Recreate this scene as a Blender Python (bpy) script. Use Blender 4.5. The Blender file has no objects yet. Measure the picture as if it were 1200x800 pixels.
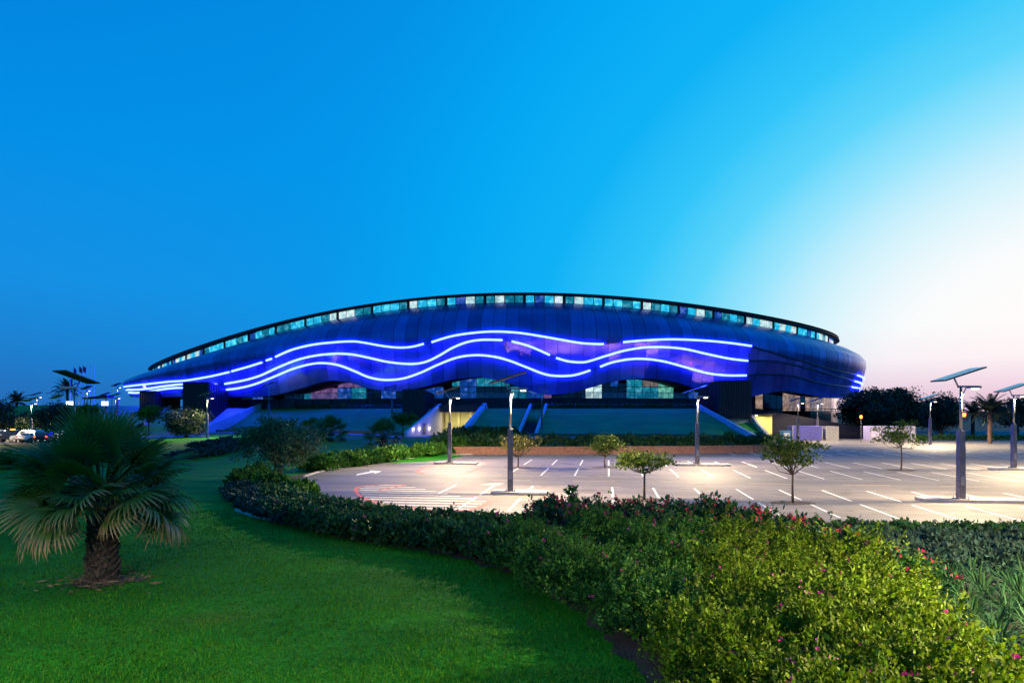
import bpy, math, random
import numpy as np
from mathutils import Vector, Matrix

random.seed(7)
rng = np.random.default_rng(7)
R = math.radians
sc = bpy.context.scene
COL = sc.collection

# ------------------------------------------------------------------ camera
HC, F, HY = 5.0, 800.0, 482.0          # eye height, focal length in px of a 1200 px wide frame, horizon row
cam_d = bpy.data.cameras.new('camera')
cam = bpy.data.objects.new('camera', cam_d)
COL.objects.link(cam)
cam.location = (0, 0, HC)
cam.rotation_euler = (R(90), 0, 0)
cam_d.sensor_width = 36
cam_d.lens = 24
cam_d.shift_y = (HY - 400) / 1200
cam_d.clip_start = 0.1
cam_d.clip_end = 9000
sc.camera = cam

# ------------------------------------------------------------------ sky, sun, exposure
SUN_AZ, SUN_EL = R(43), R(1.5)          # azimuth to the right of the view direction (+Y)
world = bpy.data.worlds.new('World')
sc.world = world
world.use_nodes = True
wn, wl = world.node_tree.nodes, world.node_tree.links
wn.clear()


def wnode(kind, **kw):
    n = wn.new(kind)
    for k, v in kw.items():
        setattr(n, k, v)
    return n


def ramp_set(cr, stops, interp='LINEAR'):
    cr.interpolation = interp
    while len(cr.elements) > 1:
        cr.elements.remove(cr.elements[-1])
    cr.elements[0].position = stops[0][0]
    cr.elements[0].color = (*stops[0][1], 1)
    for p, c in stops[1:]:
        e = cr.elements.new(p)
        e.color = (*c, 1)


tc = wnode('ShaderNodeTexCoord')
sep = wnode('ShaderNodeSeparateXYZ')
wl.new(tc.outputs['Generated'], sep.inputs[0])
elr = wnode('ShaderNodeValToRGB')                        # twilight sky by elevation (sine)
wl.new(sep.outputs['Z'], elr.inputs[0])
ramp_set(elr.color_ramp, [(0.0, (.022, .140, .45)), (.06, (.015, .19, .58)), (.16, (.008, .27, .76)),
                          (.32, (.001, .27, .79)), (.50, (.0005, .215, .70)), (1.0, (.0004, .13, .52))])
stretch = wnode('ShaderNodeVectorMath', operation='MULTIPLY')
stretch.inputs[1].default_value = (1, 1, 1.4)
wl.new(tc.outputs['Generated'], stretch.inputs[0])
nrm = wnode('ShaderNodeVectorMath', operation='NORMALIZE')
wl.new(stretch.outputs[0], nrm.inputs[0])
dot = wnode('ShaderNodeVectorMath', operation='DOT_PRODUCT')
wl.new(nrm.outputs[0], dot.inputs[0])
dot.inputs[1].default_value = (math.sin(SUN_AZ), math.cos(SUN_AZ), .03)
gl = wnode('ShaderNodeValToRGB')                         # afterglow by angle from the set sun
wl.new(dot.outputs['Value'], gl.inputs[0])
ramp_set(gl.color_ramp, [(.12, (0, 0, 0)), (.40, (.35,) * 3), (.64, (1, 1, 1))])
glc = wnode('ShaderNodeValToRGB')                        # its colour: cyan rim to white
wl.new(dot.outputs['Value'], glc.inputs[0])
ramp_set(glc.color_ramp, [(.50, (.001, .33, .86)), (.64, (.001, .385, .91)), (.75, (.005, .45, .94)), (.82, (.03, .56, .97)), (.868, (.11, .67, .98)),
                          (.904, (.32, .79, 1.0)), (.940, (.68, .91, 1.0)), (.968, (.95, .98, 1.0)), (.99, (1.0, .98, .98))])
hzn = wnode('ShaderNodeValToRGB')                        # dusty pink towards the horizon
wl.new(sep.outputs['Z'], hzn.inputs[0])
ramp_set(hzn.color_ramp, [(0.0, (.66, .49, .62)), (.03, (.86, .66, .77)), (.065, (.98, .89, .92)), (.11, (1, .985, .97)), (1, (1, 1, 1))])
hmul = wnode('ShaderNodeMix', data_type='RGBA', blend_type='MULTIPLY')
hmul.inputs[0].default_value = 1.0
wl.new(glc.outputs[0], hmul.inputs[6])
wl.new(hzn.outputs[0], hmul.inputs[7])
mx = wnode('ShaderNodeMix', data_type='RGBA')
wl.new(gl.outputs[0], mx.inputs[0])
wl.new(elr.outputs[0], mx.inputs[6])
wl.new(hmul.outputs[2], mx.inputs[7])
sky = wnode('ShaderNodeTexSky', sky_type='NISHITA', sun_disc=False, sun_elevation=SUN_EL, sun_rotation=SUN_AZ)
sky.ozone_density = 6
skys = wnode('ShaderNodeVectorMath', operation='SCALE')
wl.new(sky.outputs[0], skys.inputs[0])
skys.inputs['Scale'].default_value = .004
add = wnode('ShaderNodeVectorMath', operation='ADD')
wl.new(mx.outputs[2], add.inputs[0])
wl.new(skys.outputs[0], add.inputs[1])
bg = wnode('ShaderNodeBackground')
wl.new(add.outputs[0], bg.inputs[0])
bg.inputs[1].default_value = 1.0
wo = wnode('ShaderNodeOutputWorld')
wl.new(bg.outputs[0], wo.inputs[0])

sun_d = bpy.data.lights.new('sun', 'SUN')
sun_d.energy = .12
sun_d.angle = R(20)
sun_d.color = (1, .8, .75)
sun = bpy.data.objects.new('sun', sun_d)
COL.objects.link(sun)
sdir = Vector((math.sin(SUN_AZ) * math.cos(R(6)), math.cos(SUN_AZ) * math.cos(R(6)), math.sin(R(6))))
sun.rotation_euler = (-sdir).to_track_quat('-Z', 'Y').to_euler()

sc.view_settings.view_transform = 'Standard'
sc.view_settings.look = 'None'
sc.view_settings.exposure = 0
sc.view_settings.gamma = 1
sc.cycles.use_denoising = True
sc.cycles.max_bounces = 6
sc.cycles.transparent_max_bounces = 8
sc.cycles.caustics_reflective = False
sc.cycles.caustics_refractive = False
sc.cycles.sample_clamp_indirect = 6

# ------------------------------------------------------------------ helpers


def at(px, py, z=0.0):
    """a row/column of the photograph -> the point on the level z"""
    Y = (HC - z) * F / (py - HY)
    return Vector(((px - 600) / F * Y, Y, z))


def sstep(a, b, x):
    t = np.clip((x - a) / (b - a), 0, 1)
    return t * t * (3 - 2 * t)


class MB:
    def __init__(self):
        self.v, self.f = [], []

    def add(self, vs, fs):
        o = len(self.v)
        self.v += [tuple(p) for p in vs]
        self.f += [tuple(i + o for i in f) for f in fs]
        return self

    def box(self, c, s, rz=0, ry=0, rx=0):
        m = Matrix.Rotation(rz, 3, 'Z') @ Matrix.Rotation(ry, 3, 'Y') @ Matrix.Rotation(rx, 3, 'X')
        c = Vector(c)
        vs = [c + m @ Vector((x * s[0] / 2, y * s[1] / 2, z * s[2] / 2)) for z in (-1, 1) for y in (-1, 1) for x in (-1, 1)]
        return self.add(vs, [(0, 2, 3, 1), (4, 5, 7, 6), (0, 1, 5, 4), (2, 6, 7, 3), (0, 4, 6, 2), (1, 3, 7, 5)])

    def hexa(self, lo, hi):
        """two rings of 4 points"""
        return self.add(list(lo) + list(hi), [(3, 2, 1, 0), (4, 5, 6, 7), (0, 1, 5, 4), (1, 2, 6, 5), (2, 3, 7, 6), (3, 0, 4, 7)])

    def prism(self, poly, z0, z1):
        n = len(poly)
        vs = [(p[0], p[1], z0) for p in poly] + [(p[0], p[1], z1) for p in poly]
        return self.add(vs, [tuple(range(n))[::-1], tuple(range(n, 2 * n))] + [(i, (i + 1) % n, n + (i + 1) % n, n + i) for i in range(n)])

    def sheet(self, poly, z):
        return self.add([(p[0], p[1], z) for p in poly], [tuple(range(len(poly)))])

    def tube(self, pts, rad, n=8, cap=True):
        pts = [Vector(p) for p in pts]
        if not hasattr(rad, '__len__'):
            rad = [rad] * len(pts)
        vs, fs = [], []
        for i, p in enumerate(pts):
            d = (pts[min(i + 1, len(pts) - 1)] - pts[max(i - 1, 0)]).normalized()
            a = d.cross(Vector((0, 0, 1)) if abs(d.z) < .9 else Vector((1, 0, 0))).normalized()
            b = d.cross(a)
            for k in range(n):
                t = 2 * math.pi * k / n
                vs.append(p + (a * math.cos(t) + b * math.sin(t)) * rad[i])
        for i in range(len(pts) - 1):
            for k in range(n):
                fs.append((i * n + k, i * n + (k + 1) % n, (i + 1) * n + (k + 1) % n, (i + 1) * n + k))
        if cap:
            fs += [tuple(range(n))[::-1], tuple(range((len(pts) - 1) * n, len(pts) * n))]
        return self.add(vs, fs)

    def mesh(self, name, mat, smooth=False):
        me = bpy.data.meshes.new(name)
        me.from_pydata(self.v, [], self.f)
        if mat:
            me.materials.append(mat)
        if smooth:
            me.polygons.foreach_set('use_smooth', [True] * len(me.polygons))
        me.update()
        return me

    def build(self, name, mat, parent=None, smooth=False):
        return link(name, self.mesh(name, mat, smooth), parent)


def link(name, me, parent=None):
    o = bpy.data.objects.new(name, me)
    COL.objects.link(o)
    o.parent = parent
    return o


def tag(o, label, cat, group=None):
    o['label'] = label
    o['category'] = cat
    if group:
        o['group'] = group
    return o


def struct(o):
    o['kind'] = 'structure'
    return o


def stuff(o, label=None, cat=None):
    o['kind'] = 'stuff'
    if label:
        o['label'] = label
        o['category'] = cat
    return o


def thing(name, label, cat, loc=(0, 0, 0), rz=0, group=None, scale=1):
    o = bpy.data.objects.new(name, None)
    COL.objects.link(o)
    o.location = loc
    o.rotation_euler = (0, 0, rz)
    o.scale = (scale,) * 3
    o.empty_display_size = .2
    return tag(o, label, cat, group)


def copy_tree(o, parent=None):
    c = o.copy()
    COL.objects.link(c)
    c.parent = parent
    for ch in [x for x in o.children]:
        copy_tree(ch, c)
    return c


def fast_mesh(name, verts, faces, mat, smooth=False):
    """verts (n,3) float, faces (m,k) int numpy"""
    me = bpy.data.meshes.new(name)
    n, (m, k) = len(verts), faces.shape
    me.vertices.add(n)
    me.vertices.foreach_set('co', np.ascontiguousarray(verts, dtype=np.float32).ravel())
    me.loops.add(m * k)
    me.loops.foreach_set('vertex_index', np.ascontiguousarray(faces, dtype=np.int32).ravel())
    me.polygons.add(m)
    me.polygons.foreach_set('loop_start', np.arange(0, m * k, k, dtype=np.int32))
    if smooth:
        me.polygons.foreach_set('use_smooth', np.ones(m, dtype=bool))
    me.update(calc_edges=True)
    me.materials.append(mat)
    return me


# ------------------------------------------------------------------ materials
def mat_new(name):
    m = bpy.data.materials.new(name)
    m.use_nodes = True
    nt = m.node_tree
    b = nt.nodes['Principled BSDF']
    return m, nt, b


def mat(name, col, rough=.6, metal=0.0, var=.25, scale=3.0, bump=0.0, bscale=None, emit=None, estr=0.0, col2=None,
        island=False, coat=0.0, spec=.5, stretch=None, detail=6, trans=0.0):
    m, nt, b = mat_new(name)
    N, L = nt.nodes, nt.links
    b.inputs['Roughness'].default_value = rough
    b.inputs['Metallic'].default_value = metal
    b.inputs['Specular IOR Level'].default_value = spec
    b.inputs['Coat Weight'].default_value = coat
    tcn = N.new('ShaderNodeTexCoord')
    vec = tcn.outputs['Object']
    if stretch:
        mp = N.new('ShaderNodeMapping')
        mp.inputs['Scale'].default_value = stretch
        L.new(vec, mp.inputs[0])
        vec = mp.outputs[0]
    nz = N.new('ShaderNodeTexNoise')
    nz.inputs['Scale'].default_value = scale
    nz.inputs['Detail'].default_value = detail
    L.new(vec, nz.inputs['Vector'])
    rp = N.new('ShaderNodeValToRGB')
    c = np.array(col)
    d = np.array(col2) if col2 else c * (1 + var)
    ramp_set(rp.color_ramp, [(.3, tuple(np.clip(c * (1 - var), 0, 1))), (.7, tuple(np.clip(d, 0, 1)))])
    L.new(nz.outputs['Fac'], rp.inputs[0])
    out = rp.outputs[0]
    if island:
        g = N.new('ShaderNodeNewGeometry')
        hs = N.new('ShaderNodeHueSaturation')
        mr = N.new('ShaderNodeMapRange')
        mr.inputs['To Min'].default_value = .45
        mr.inputs['To Max'].default_value = 1.5
        L.new(g.outputs['Random Per Island'], mr.inputs['Value'])
        L.new(mr.outputs[0], hs.inputs['Value'])
        mr2 = N.new('ShaderNodeMapRange')
        mr2.inputs['To Min'].default_value = .475
        mr2.inputs['To Max'].default_value = .52
        mt = N.new('ShaderNodeMath')
        mt.operation = 'FRACT'
        mm = N.new('ShaderNodeMath')
        mm.operation = 'MULTIPLY'
        mm.inputs[1].default_value = 17.3
        L.new(g.outputs['Random Per Island'], mm.inputs[0])
        L.new(mm.outputs[0], mt.inputs[0])
        L.new(mt.outputs[0], mr2.inputs['Value'])
        L.new(mr2.outputs[0], hs.inputs['Hue'])
        L.new(out, hs.inputs['Color'])
        out = hs.outputs[0]
    L.new(out, b.inputs['Base Color'])
    if bump:
        bn = N.new('ShaderNodeTexNoise')
        bn.inputs['Scale'].default_value = bscale or scale * 6
        bn.inputs['Detail'].default_value = 5
        L.new(vec, bn.inputs['Vector'])
        bp = N.new('ShaderNodeBump')
        bp.inputs['Strength'].default_value = bump
        bp.inputs['Distance'].default_value = .05
        L.new(bn.outputs['Fac'], bp.inputs['Height'])
        L.new(bp.outputs[0], b.inputs['Normal'])
    if emit:
        b.inputs['Emission Color'].default_value = (*emit, 1)
        b.inputs['Emission Strength'].default_value = estr
    if trans:
        tr = N.new('ShaderNodeBsdfTranslucent')
        L.new(out, tr.inputs[0])
        ms = N.new('ShaderNodeMixShader')
        ms.inputs[0].default_value = trans
        L.new(b.outputs[0], ms.inputs[1])
        L.new(tr.outputs[0], ms.inputs[2])
        L.new(ms.outputs[0], N['Material Output'].inputs[0])
    return m


M = {}
M['soil'] = mat('soil', (.065, .042, .032), .95, var=.45, scale=1.2, bump=.6, bscale=12)
M['far_ground'] = mat('far_ground', (.05, .055, .04), .95, var=.4, scale=.05)


def asphalt_mat():
    m, nt, b = mat_new('asphalt')
    N, L = nt.nodes, nt.links
    b.inputs['Roughness'].default_value = .75
    tcn = N.new('ShaderNodeTexCoord')
    mp = N.new('ShaderNodeMapping')
    mp.inputs['Rotation'].default_value = (0, 0, R(8))
    L.new(tcn.outputs['Object'], mp.inputs[0])

    def noise(scale, sc3, lo, hi, c0, c1, det=6):
        m2 = N.new('ShaderNodeMapping')
        m2.inputs['Scale'].default_value = sc3
        L.new(mp.outputs[0], m2.inputs[0])
        n = N.new('ShaderNodeTexNoise')
        n.inputs['Scale'].default_value = scale
        n.inputs['Detail'].default_value = det
        L.new(m2.outputs[0], n.inputs['Vector'])
        r = N.new('ShaderNodeValToRGB')
        ramp_set(r.color_ramp, [(lo, c0), (hi, c1)])
        L.new(n.outputs[0], r.inputs[0])
        return r.outputs[0], n

    def mul(a, c):
        x = N.new('ShaderNodeMix')
        x.data_type = 'RGBA'
        x.blend_type = 'MULTIPLY'
        x.inputs[0].default_value = 1
        L.new(a, x.inputs[6])
        L.new(c, x.inputs[7])
        return x.outputs[2]
    base, _ = noise(.12, (1, 1, 1), .35, .65, (.165, .15, .145), (.235, .21, .195))
    tyre, _ = noise(.5, (.08, 1.2, 1), .42, .62, (.74, .74, .76), (1, 1, 1), 3)      # wheel tracks along the aisles
    stain, _ = noise(.45, (1, 1, 1), .28, .40, (.55, .54, .54), (1, 1, 1), 4)        # oil spots
    grain, gn = noise(9, (1, 1, 1), .3, .7, (.82, .82, .82), (1.12, 1.12, 1.12))
    out = mul(mul(mul(base, tyre), stain), grain)
    L.new(out, b.inputs['Base Color'])
    bp = N.new('ShaderNodeBump')
    bp.inputs['Strength'].default_value = .25
    bp.inputs['Distance'].default_value = .02
    L.new(gn.outputs[0], bp.inputs['Height'])
    L.new(bp.outputs[0], b.inputs['Normal'])
    return m


M['asphalt'] = asphalt_mat()
M['paint_mid'] = mat('paint_mid', (.60, .57, .52), .8, var=.25, scale=3)
M['path'] = mat('path', (.34, .27, .28), .85, var=.15, scale=.8, bump=.1)
M['paint'] = mat('paint', (.80, .80, .78), .7, var=.12, scale=4)
M['paint_worn'] = mat('paint_worn', (.42, .38, .36), .8, var=.25, scale=5)
M['paint_yellow'] = mat('paint_yellow', (.62, .42, .22), .7, var=.25, scale=4)
M['kerb'] = mat('kerb', (.45, .42, .40), .85, var=.2, scale=3, bump=.2)
M['kerb_red'] = mat('kerb_red', (.55, .14, .10), .8, var=.25, scale=5)
M['brick'] = mat('brick', (.27, .13, .09), .9, var=.3, scale=4, bump=.4, bscale=9)
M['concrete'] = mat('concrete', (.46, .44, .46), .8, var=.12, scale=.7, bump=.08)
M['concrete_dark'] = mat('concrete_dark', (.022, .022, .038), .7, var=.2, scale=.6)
M['navy_wall'] = mat('navy_wall', (.010, .011, .026), .8, var=.2, scale=.5, spec=.2)
M['dark_metal'] = mat('dark_metal', (.035, .035, .045), .45, .6, var=.25, scale=1.5)
M['frame'] = mat('frame', (.015, .017, .03), .5, .3, var=.2)
M['pole'] = mat('pole', (.30, .30, .33), .4, .7, var=.15, scale=5)
M['pole_base'] = mat('pole_base', (.16, .15, .17), .55, .4, var=.2, scale=4)
M['panel_cells'] = mat('panel_cells', (.02, .10, .32), .25, .2, var=.3, scale=3, coat=.5)
M['panel_back'] = mat('panel_back', (.10, .08, .075), .6, .3, var=.2)
M['lens'] = mat('lens', (.9, .9, .85), .3, emit=(1, .80, .45), estr=9)
M['lens_white'] = mat('lens_white', (.9, .9, .9), .3, emit=(.8, .9, 1), estr=2.5)
M['lens_small'] = mat('lens_small', (.9, .9, .85), .3, emit=(1, .78, .5), estr=9)
M['lens_off'] = mat('lens_off', (.4, .4, .4), .2)
M['lens_orange'] = mat('lens_orange', (.8, .2, .05), .3, emit=(1, .16, .02), estr=9)
M['lens_red'] = mat('lens_red', (.8, .05, .03), .3, emit=(1, .04, .02), estr=7)
M['led'] = mat('led', (.5, .6, 1), .3, emit=(.0095, .017, 1.0), estr=74)
M['led_off'] = mat('led_off', (.03, .03, .05), .3, .4)
M['shell'] = mat('shell', (.03, .035, .07), .6, .3)
M['roof'] = mat('roof', (.12, .14, .2), .5, .5, var=.15, scale=.2)
M['khaki'] = mat('khaki', (.50, .47, .26), .8, var=.12, scale=.8)
M['lavender'] = mat('lavender', (.55, .50, .58), .8, var=.1, scale=.6)
M['yellow_wall'] = mat('yellow_wall', (.62, .60, .22), .8, var=.1, scale=.8)
M['bark'] = mat('bark', (.11, .075, .05), .9, var=.4, scale=8, bump=.7, bscale=25)
M['palm_bark'] = mat('palm_bark', (.07, .048, .036), .95, var=.5, scale=9, bump=.6, bscale=25, island=True)
M['leaf_dark'] = mat('leaf_dark', (.022, .095, .018), .55, var=.35, scale=2, island=True, trans=.25)
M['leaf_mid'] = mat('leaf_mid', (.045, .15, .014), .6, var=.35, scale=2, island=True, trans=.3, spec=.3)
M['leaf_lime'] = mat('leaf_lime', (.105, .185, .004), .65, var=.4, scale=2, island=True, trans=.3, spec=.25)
M['leaf_yellow'] = mat('leaf_yellow', (.15, .14, .02), .5, var=.35, scale=2, island=True, trans=.3)
M['leaf_blue'] = mat('leaf_blue', (.020, .062, .045), .7, var=.3, scale=2, island=True, trans=.15)
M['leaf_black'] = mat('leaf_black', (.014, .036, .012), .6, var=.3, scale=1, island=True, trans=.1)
M['leaf_olive'] = mat('leaf_olive', (.10, .16, .014), .6, var=.35, scale=2, island=True, trans=.3, spec=.3)
M['leaf_grey'] = mat('leaf_grey', (.075, .15, .05), .6, var=.35, scale=2, island=True, trans=.25)
M['strap_leaf'] = mat('strap_leaf', (.028, .10, .03), .6, var=.4, scale=3, island=True, trans=.2, spec=.25)
M['flower_red'] = mat('flower_red', (.55, .02, .06), .5, var=.3, scale=5, island=True, trans=.2)
M['flower_pink'] = mat('flower_pink', (.65, .02, .28), .5, var=.3, scale=5, island=True, trans=.2)
M['white_paint'] = mat('white_paint', (.72, .73, .76), .3, .0, var=.05, coat=.4)
M['lilac_paint'] = mat('lilac_paint', (.40, .38, .56), .5, .1, var=.08)
M['silver_paint'] = mat('silver_paint', (.42, .45, .52), .3, .6, var=.06, coat=.4)
M['dark_paint'] = mat('dark_paint', (.03, .025, .03), .3, .2, var=.06, coat=.5)
M['blue_paint'] = mat('blue_paint', (.10, .10, .42), .5, .1, var=.12)
M['cyan_paint'] = mat('cyan_paint', (.08, .30, .55), .5, .1, var=.12)
M['grey_paint'] = mat('grey_paint', (.33, .33, .35), .6, .1, var=.12)
M['red_paint'] = mat('red_paint', (.60, .03, .03), .4, .1, var=.15)
M['car_glass'] = mat('car_glass', (.02, .025, .035), .08, .0, var=.1, spec=.8)
M['rubber'] = mat('rubber', (.015, .015, .015), .8)
M['white_pole'] = mat('white_pole', (.75, .75, .78), .4, .2)
M['flag_blue'] = mat('flag_blue', (.05, .05, .28), .7)
M['flag_red'] = mat('flag_red', (.45, .03, .06), .7)
M['grass_blade'] = mat('grass_blade', (.020, .19, .003), .6, var=.4, scale=.30, island=True, trans=.2, col2=(.055, .23, .006), spec=.2)


def lawn_mat(name, c, c2, dry):
    m, nt, b = mat_new(name)
    N, L = nt.nodes, nt.links
    tcn = N.new('ShaderNodeTexCoord')
    b.inputs['Roughness'].default_value = .9
    b.inputs['Specular IOR Level'].default_value = .15
    n1 = N.new('ShaderNodeTexNoise')
    n1.inputs['Scale'].default_value = .35
    n1.inputs['Detail'].default_value = 8
    mp = N.new('ShaderNodeMapping')
    mp.inputs['Scale'].default_value = (.6, 1.6, 1)
    L.new(tcn.outputs['Object'], mp.inputs[0])
    L.new(mp.outputs[0], n1.inputs['Vector'])
    r1 = N.new('ShaderNodeValToRGB')
    ramp_set(r1.color_ramp, [(.32, c), (.68, c2)])
    L.new(n1.outputs[0], r1.inputs[0])
    n2 = N.new('ShaderNodeTexNoise')
    n2.inputs['Scale'].default_value = .22
    n2.inputs['Detail'].default_value = 9
    n2.inputs['Roughness'].default_value = .65
    L.new(tcn.outputs['Object'], n2.inputs['Vector'])
    r2 = N.new('ShaderNodeValToRGB')
    ramp_set(r2.color_ramp, [(.55, (0, 0, 0)), (.72, (.8,) * 3)])
    L.new(n2.outputs[0], r2.inputs[0])
    mixn = N.new('ShaderNodeMix')
    mixn.data_type = 'RGBA'
    L.new(r2.outputs[0], mixn.inputs[0])
    L.new(r1.outputs[0], mixn.inputs[6])
    mixn.inputs[7].default_value = (*dry, 1)
    n3 = N.new('ShaderNodeTexNoise')
    n3.inputs['Scale'].default_value = 14
    n3.inputs['Detail'].default_value = 6
    L.new(tcn.outputs['Object'], n3.inputs['Vector'])
    hs = N.new('ShaderNodeHueSaturation')
    mr = N.new('ShaderNodeMapRange')
    mr.inputs['From Min'].default_value = .25
    mr.inputs['From Max'].default_value = .75
    mr.inputs['To Min'].default_value = .55
    mr.inputs['To Max'].default_value = 1.45
    L.new(n3.outputs[0], mr.inputs[0])
    L.new(mr.outputs[0], hs.inputs['Value'])
    L.new(mixn.outputs[2], hs.inputs['Color'])
    L.new(hs.outputs[0], b.inputs['Base Color'])
    bp = N.new('ShaderNodeBump')
    bp.inputs['Strength'].default_value = .7
    bp.inputs['Distance'].default_value = .06
    L.new(n3.outputs[0], bp.inputs['Height'])
    L.new(bp.outputs[0], b.inputs['Normal'])
    return m


M['lawn'] = lawn_mat('lawn', (.010, .135, .0025), (.020, .225, .004), (.12, .16, .012))
M['lawn_dry'] = lawn_mat('lawn_dry', (.08, .10, .015), (.16, .17, .03), (.2, .16, .05))
M['lawn_bank'] = lawn_mat('lawn_bank', (.022, .19, .035), (.036, .28, .05), (.09, .20, .03))


def facade_mat(name, col, rough, metal, ribs):
    """ribbed metal cladding; the ribs run down the wall, counted along the Random of plan angle"""
    m, nt, b = mat_new(name)
    N, L = nt.nodes, nt.links
    b.inputs['Roughness'].default_value = rough
    b.inputs['Metallic'].default_value = metal
    tcn = N.new('ShaderNodeTexCoord')
    nz = N.new('ShaderNodeTexNoise')
    nz.inputs['Scale'].default_value = .25
    nz.inputs['Detail'].default_value = 5
    L.new(tcn.outputs['Object'], nz.inputs['Vector'])
    rp = N.new('ShaderNodeValToRGB')
    c = np.array(col)
    ramp_set(rp.color_ramp, [(.3, tuple(c * .8)), (.7, tuple(c * 1.2))])
    L.new(nz.outputs[0], rp.inputs[0])
    oi = N.new('ShaderNodeObjectInfo')
    mr = N.new('ShaderNodeMapRange')
    mr.inputs['To Min'].default_value = .75
    mr.inputs['To Max'].default_value = 1.25
    L.new(oi.outputs['Random'], mr.inputs[0])
    hs = N.new('ShaderNodeHueSaturation')
    L.new(mr.outputs[0], hs.inputs['Value'])
    L.new(rp.outputs[0], hs.inputs['Color'])
    L.new(hs.outputs[0], b.inputs['Base Color'])
    if ribs:
        uv = N.new('ShaderNodeUVMap')
        wv = N.new('ShaderNodeTexWave')
        wv.wave_type = 'BANDS'
        wv.bands_direction = 'X'
        wv.inputs['Scale'].default_value = ribs
        L.new(uv.outputs[0], wv.inputs['Vector'])
        bp = N.new('ShaderNodeBump')
        bp.inputs['Strength'].default_value = .35
        bp.inputs['Distance'].default_value = .08
        L.new(wv.outputs['Fac'], bp.inputs['Height'])
        L.new(bp.outputs[0], b.inputs['Normal'])
    else:
        n2 = N.new('ShaderNodeTexNoise')
        n2.inputs['Scale'].default_value = .5
        n2.inputs['Detail'].default_value = 3
        L.new(tcn.outputs['Object'], n2.inputs['Vector'])
        bp = N.new('ShaderNodeBump')
        bp.inputs['Strength'].default_value = .25
        bp.inputs['Distance'].default_value = .10
        L.new(n2.outputs['Fac'], bp.inputs['Height'])
        L.new(bp.outputs[0], b.inputs['Normal'])
    return m


M['clad_upper'] = facade_mat('clad_upper', (.09, .12, .44), .30, .6, .39)
M['clad_lower'] = facade_mat('clad_lower', (.46, .27, 1.0), .05, .66, 0)


def pane_mat(name, col, s):
    """glowing window pane: uneven room light and reflections put into its emission"""
    m, nt, b = mat_new(name)
    N, L = nt.nodes, nt.links
    b.inputs['Base Color'].default_value = (.02, .03, .05, 1)
    b.inputs['Roughness'].default_value = .06
    tcn = N.new('ShaderNodeTexCoord')
    nz = N.new('ShaderNodeTexNoise')
    nz.inputs['Scale'].default_value = 1.1
    nz.inputs['Detail'].default_value = 3
    L.new(tcn.outputs['Object'], nz.inputs['Vector'])
    rp = N.new('ShaderNodeValToRGB')
    c = np.array(col)
    ramp_set(rp.color_ramp, [(.35, tuple(c * .55)), (.52, tuple(c * .9)), (.68, tuple(np.clip(c * 1.3 + .12, 0, 1)))])
    L.new(nz.outputs[0], rp.inputs[0])
    L.new(rp.outputs[0], b.inputs['Emission Color'])
    b.inputs['Emission Strength'].default_value = s
    return m


M['pane_cyan'] = pane_mat('pane_cyan', (.02, .58, .98), 1.0)
M['pane_pale'] = pane_mat('pane_pale', (.60, .92, .95), .95)
M['pane_teal'] = pane_mat('pane_teal', (.01, .36, .55), .6)
M['pane_blue'] = pane_mat('pane_blue', (.008, .09, .55), .7)
M['pane_mauve'] = pane_mat('pane_mauve', (.30, .14, .45), .5)
M['pane_warm'] = pane_mat('pane_warm', (.55, .36, .28), .55)
M['pane_tan'] = pane_mat('pane_tan', (.40, .30, .32), .45)
M['pane_green'] = pane_mat('pane_green', (.14, .60, .46), .7)
M['pane_dark'] = mat('pane_dark', (.015, .02, .045), .06, .0, var=.2, spec=.9)
gm, gnt, gb = mat_new('rail_glass')
gb.inputs['Base Color'].default_value = (.45, .6, .8, 1)
gb.inputs['Roughness'].default_value = .1
gb.inputs['Alpha'].default_value = .35
M['rail_glass'] = gm

# ------------------------------------------------------------------ terrain


def gz(x, y):
    """height of the ground: level lot, lawn rising to the terrace in front of the arena"""
    x = np.asarray(x, float)
    y = np.asarray(y, float)
    w = sstep(-12, -4, x)
    sh = np.interp(x, [-9.5, 0, 6, 20, 29, 32.5], [78.9, 79.1, 79.3, 80.6, 82.3, 84.2]) + .15
    ramp = (1 - w) * sstep(62, 106, y) + w * sstep(0, 1.8, y - sh)
    ramp = ramp * (1 - sstep(32.5, 36, x))
    left = .35 + .65 * sstep(-78, -46, x)
    return ramp * np.where(x < -40, left, 1.0)


def g1(x, y):
    return float(gz(x, y))


def grid(x0, x1, y0, y1, step, dz):
    nx, ny = int((x1 - x0) / step) + 1, int((y1 - y0) / step) + 1
    xs, ys = np.linspace(x0, x1, nx), np.linspace(y0, y1, ny)
    X, Y = np.meshgrid(xs, ys, indexing='ij')
    v = np.stack([X, Y, gz(X, Y) + dz], -1).reshape(-1, 3)
    i = np.arange(nx * ny).reshape(nx, ny)
    f = np.stack([i[:-1, :-1], i[1:, :-1], i[1:, 1:], i[:-1, 1:]], -1).reshape(-1, 4)
    return v, f


mb = MB()
mb.sheet([(-4000, -300), (4000, -300), (4000, 6000), (-4000, 6000)], -.25)
struct(mb.build('ground', M['far_ground']))
v, f = grid(-150, 40, -6, 150, 1.0, 0)
struct(link('lawn', fast_mesh('lawn', v, f, M['lawn'], True)))

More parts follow.
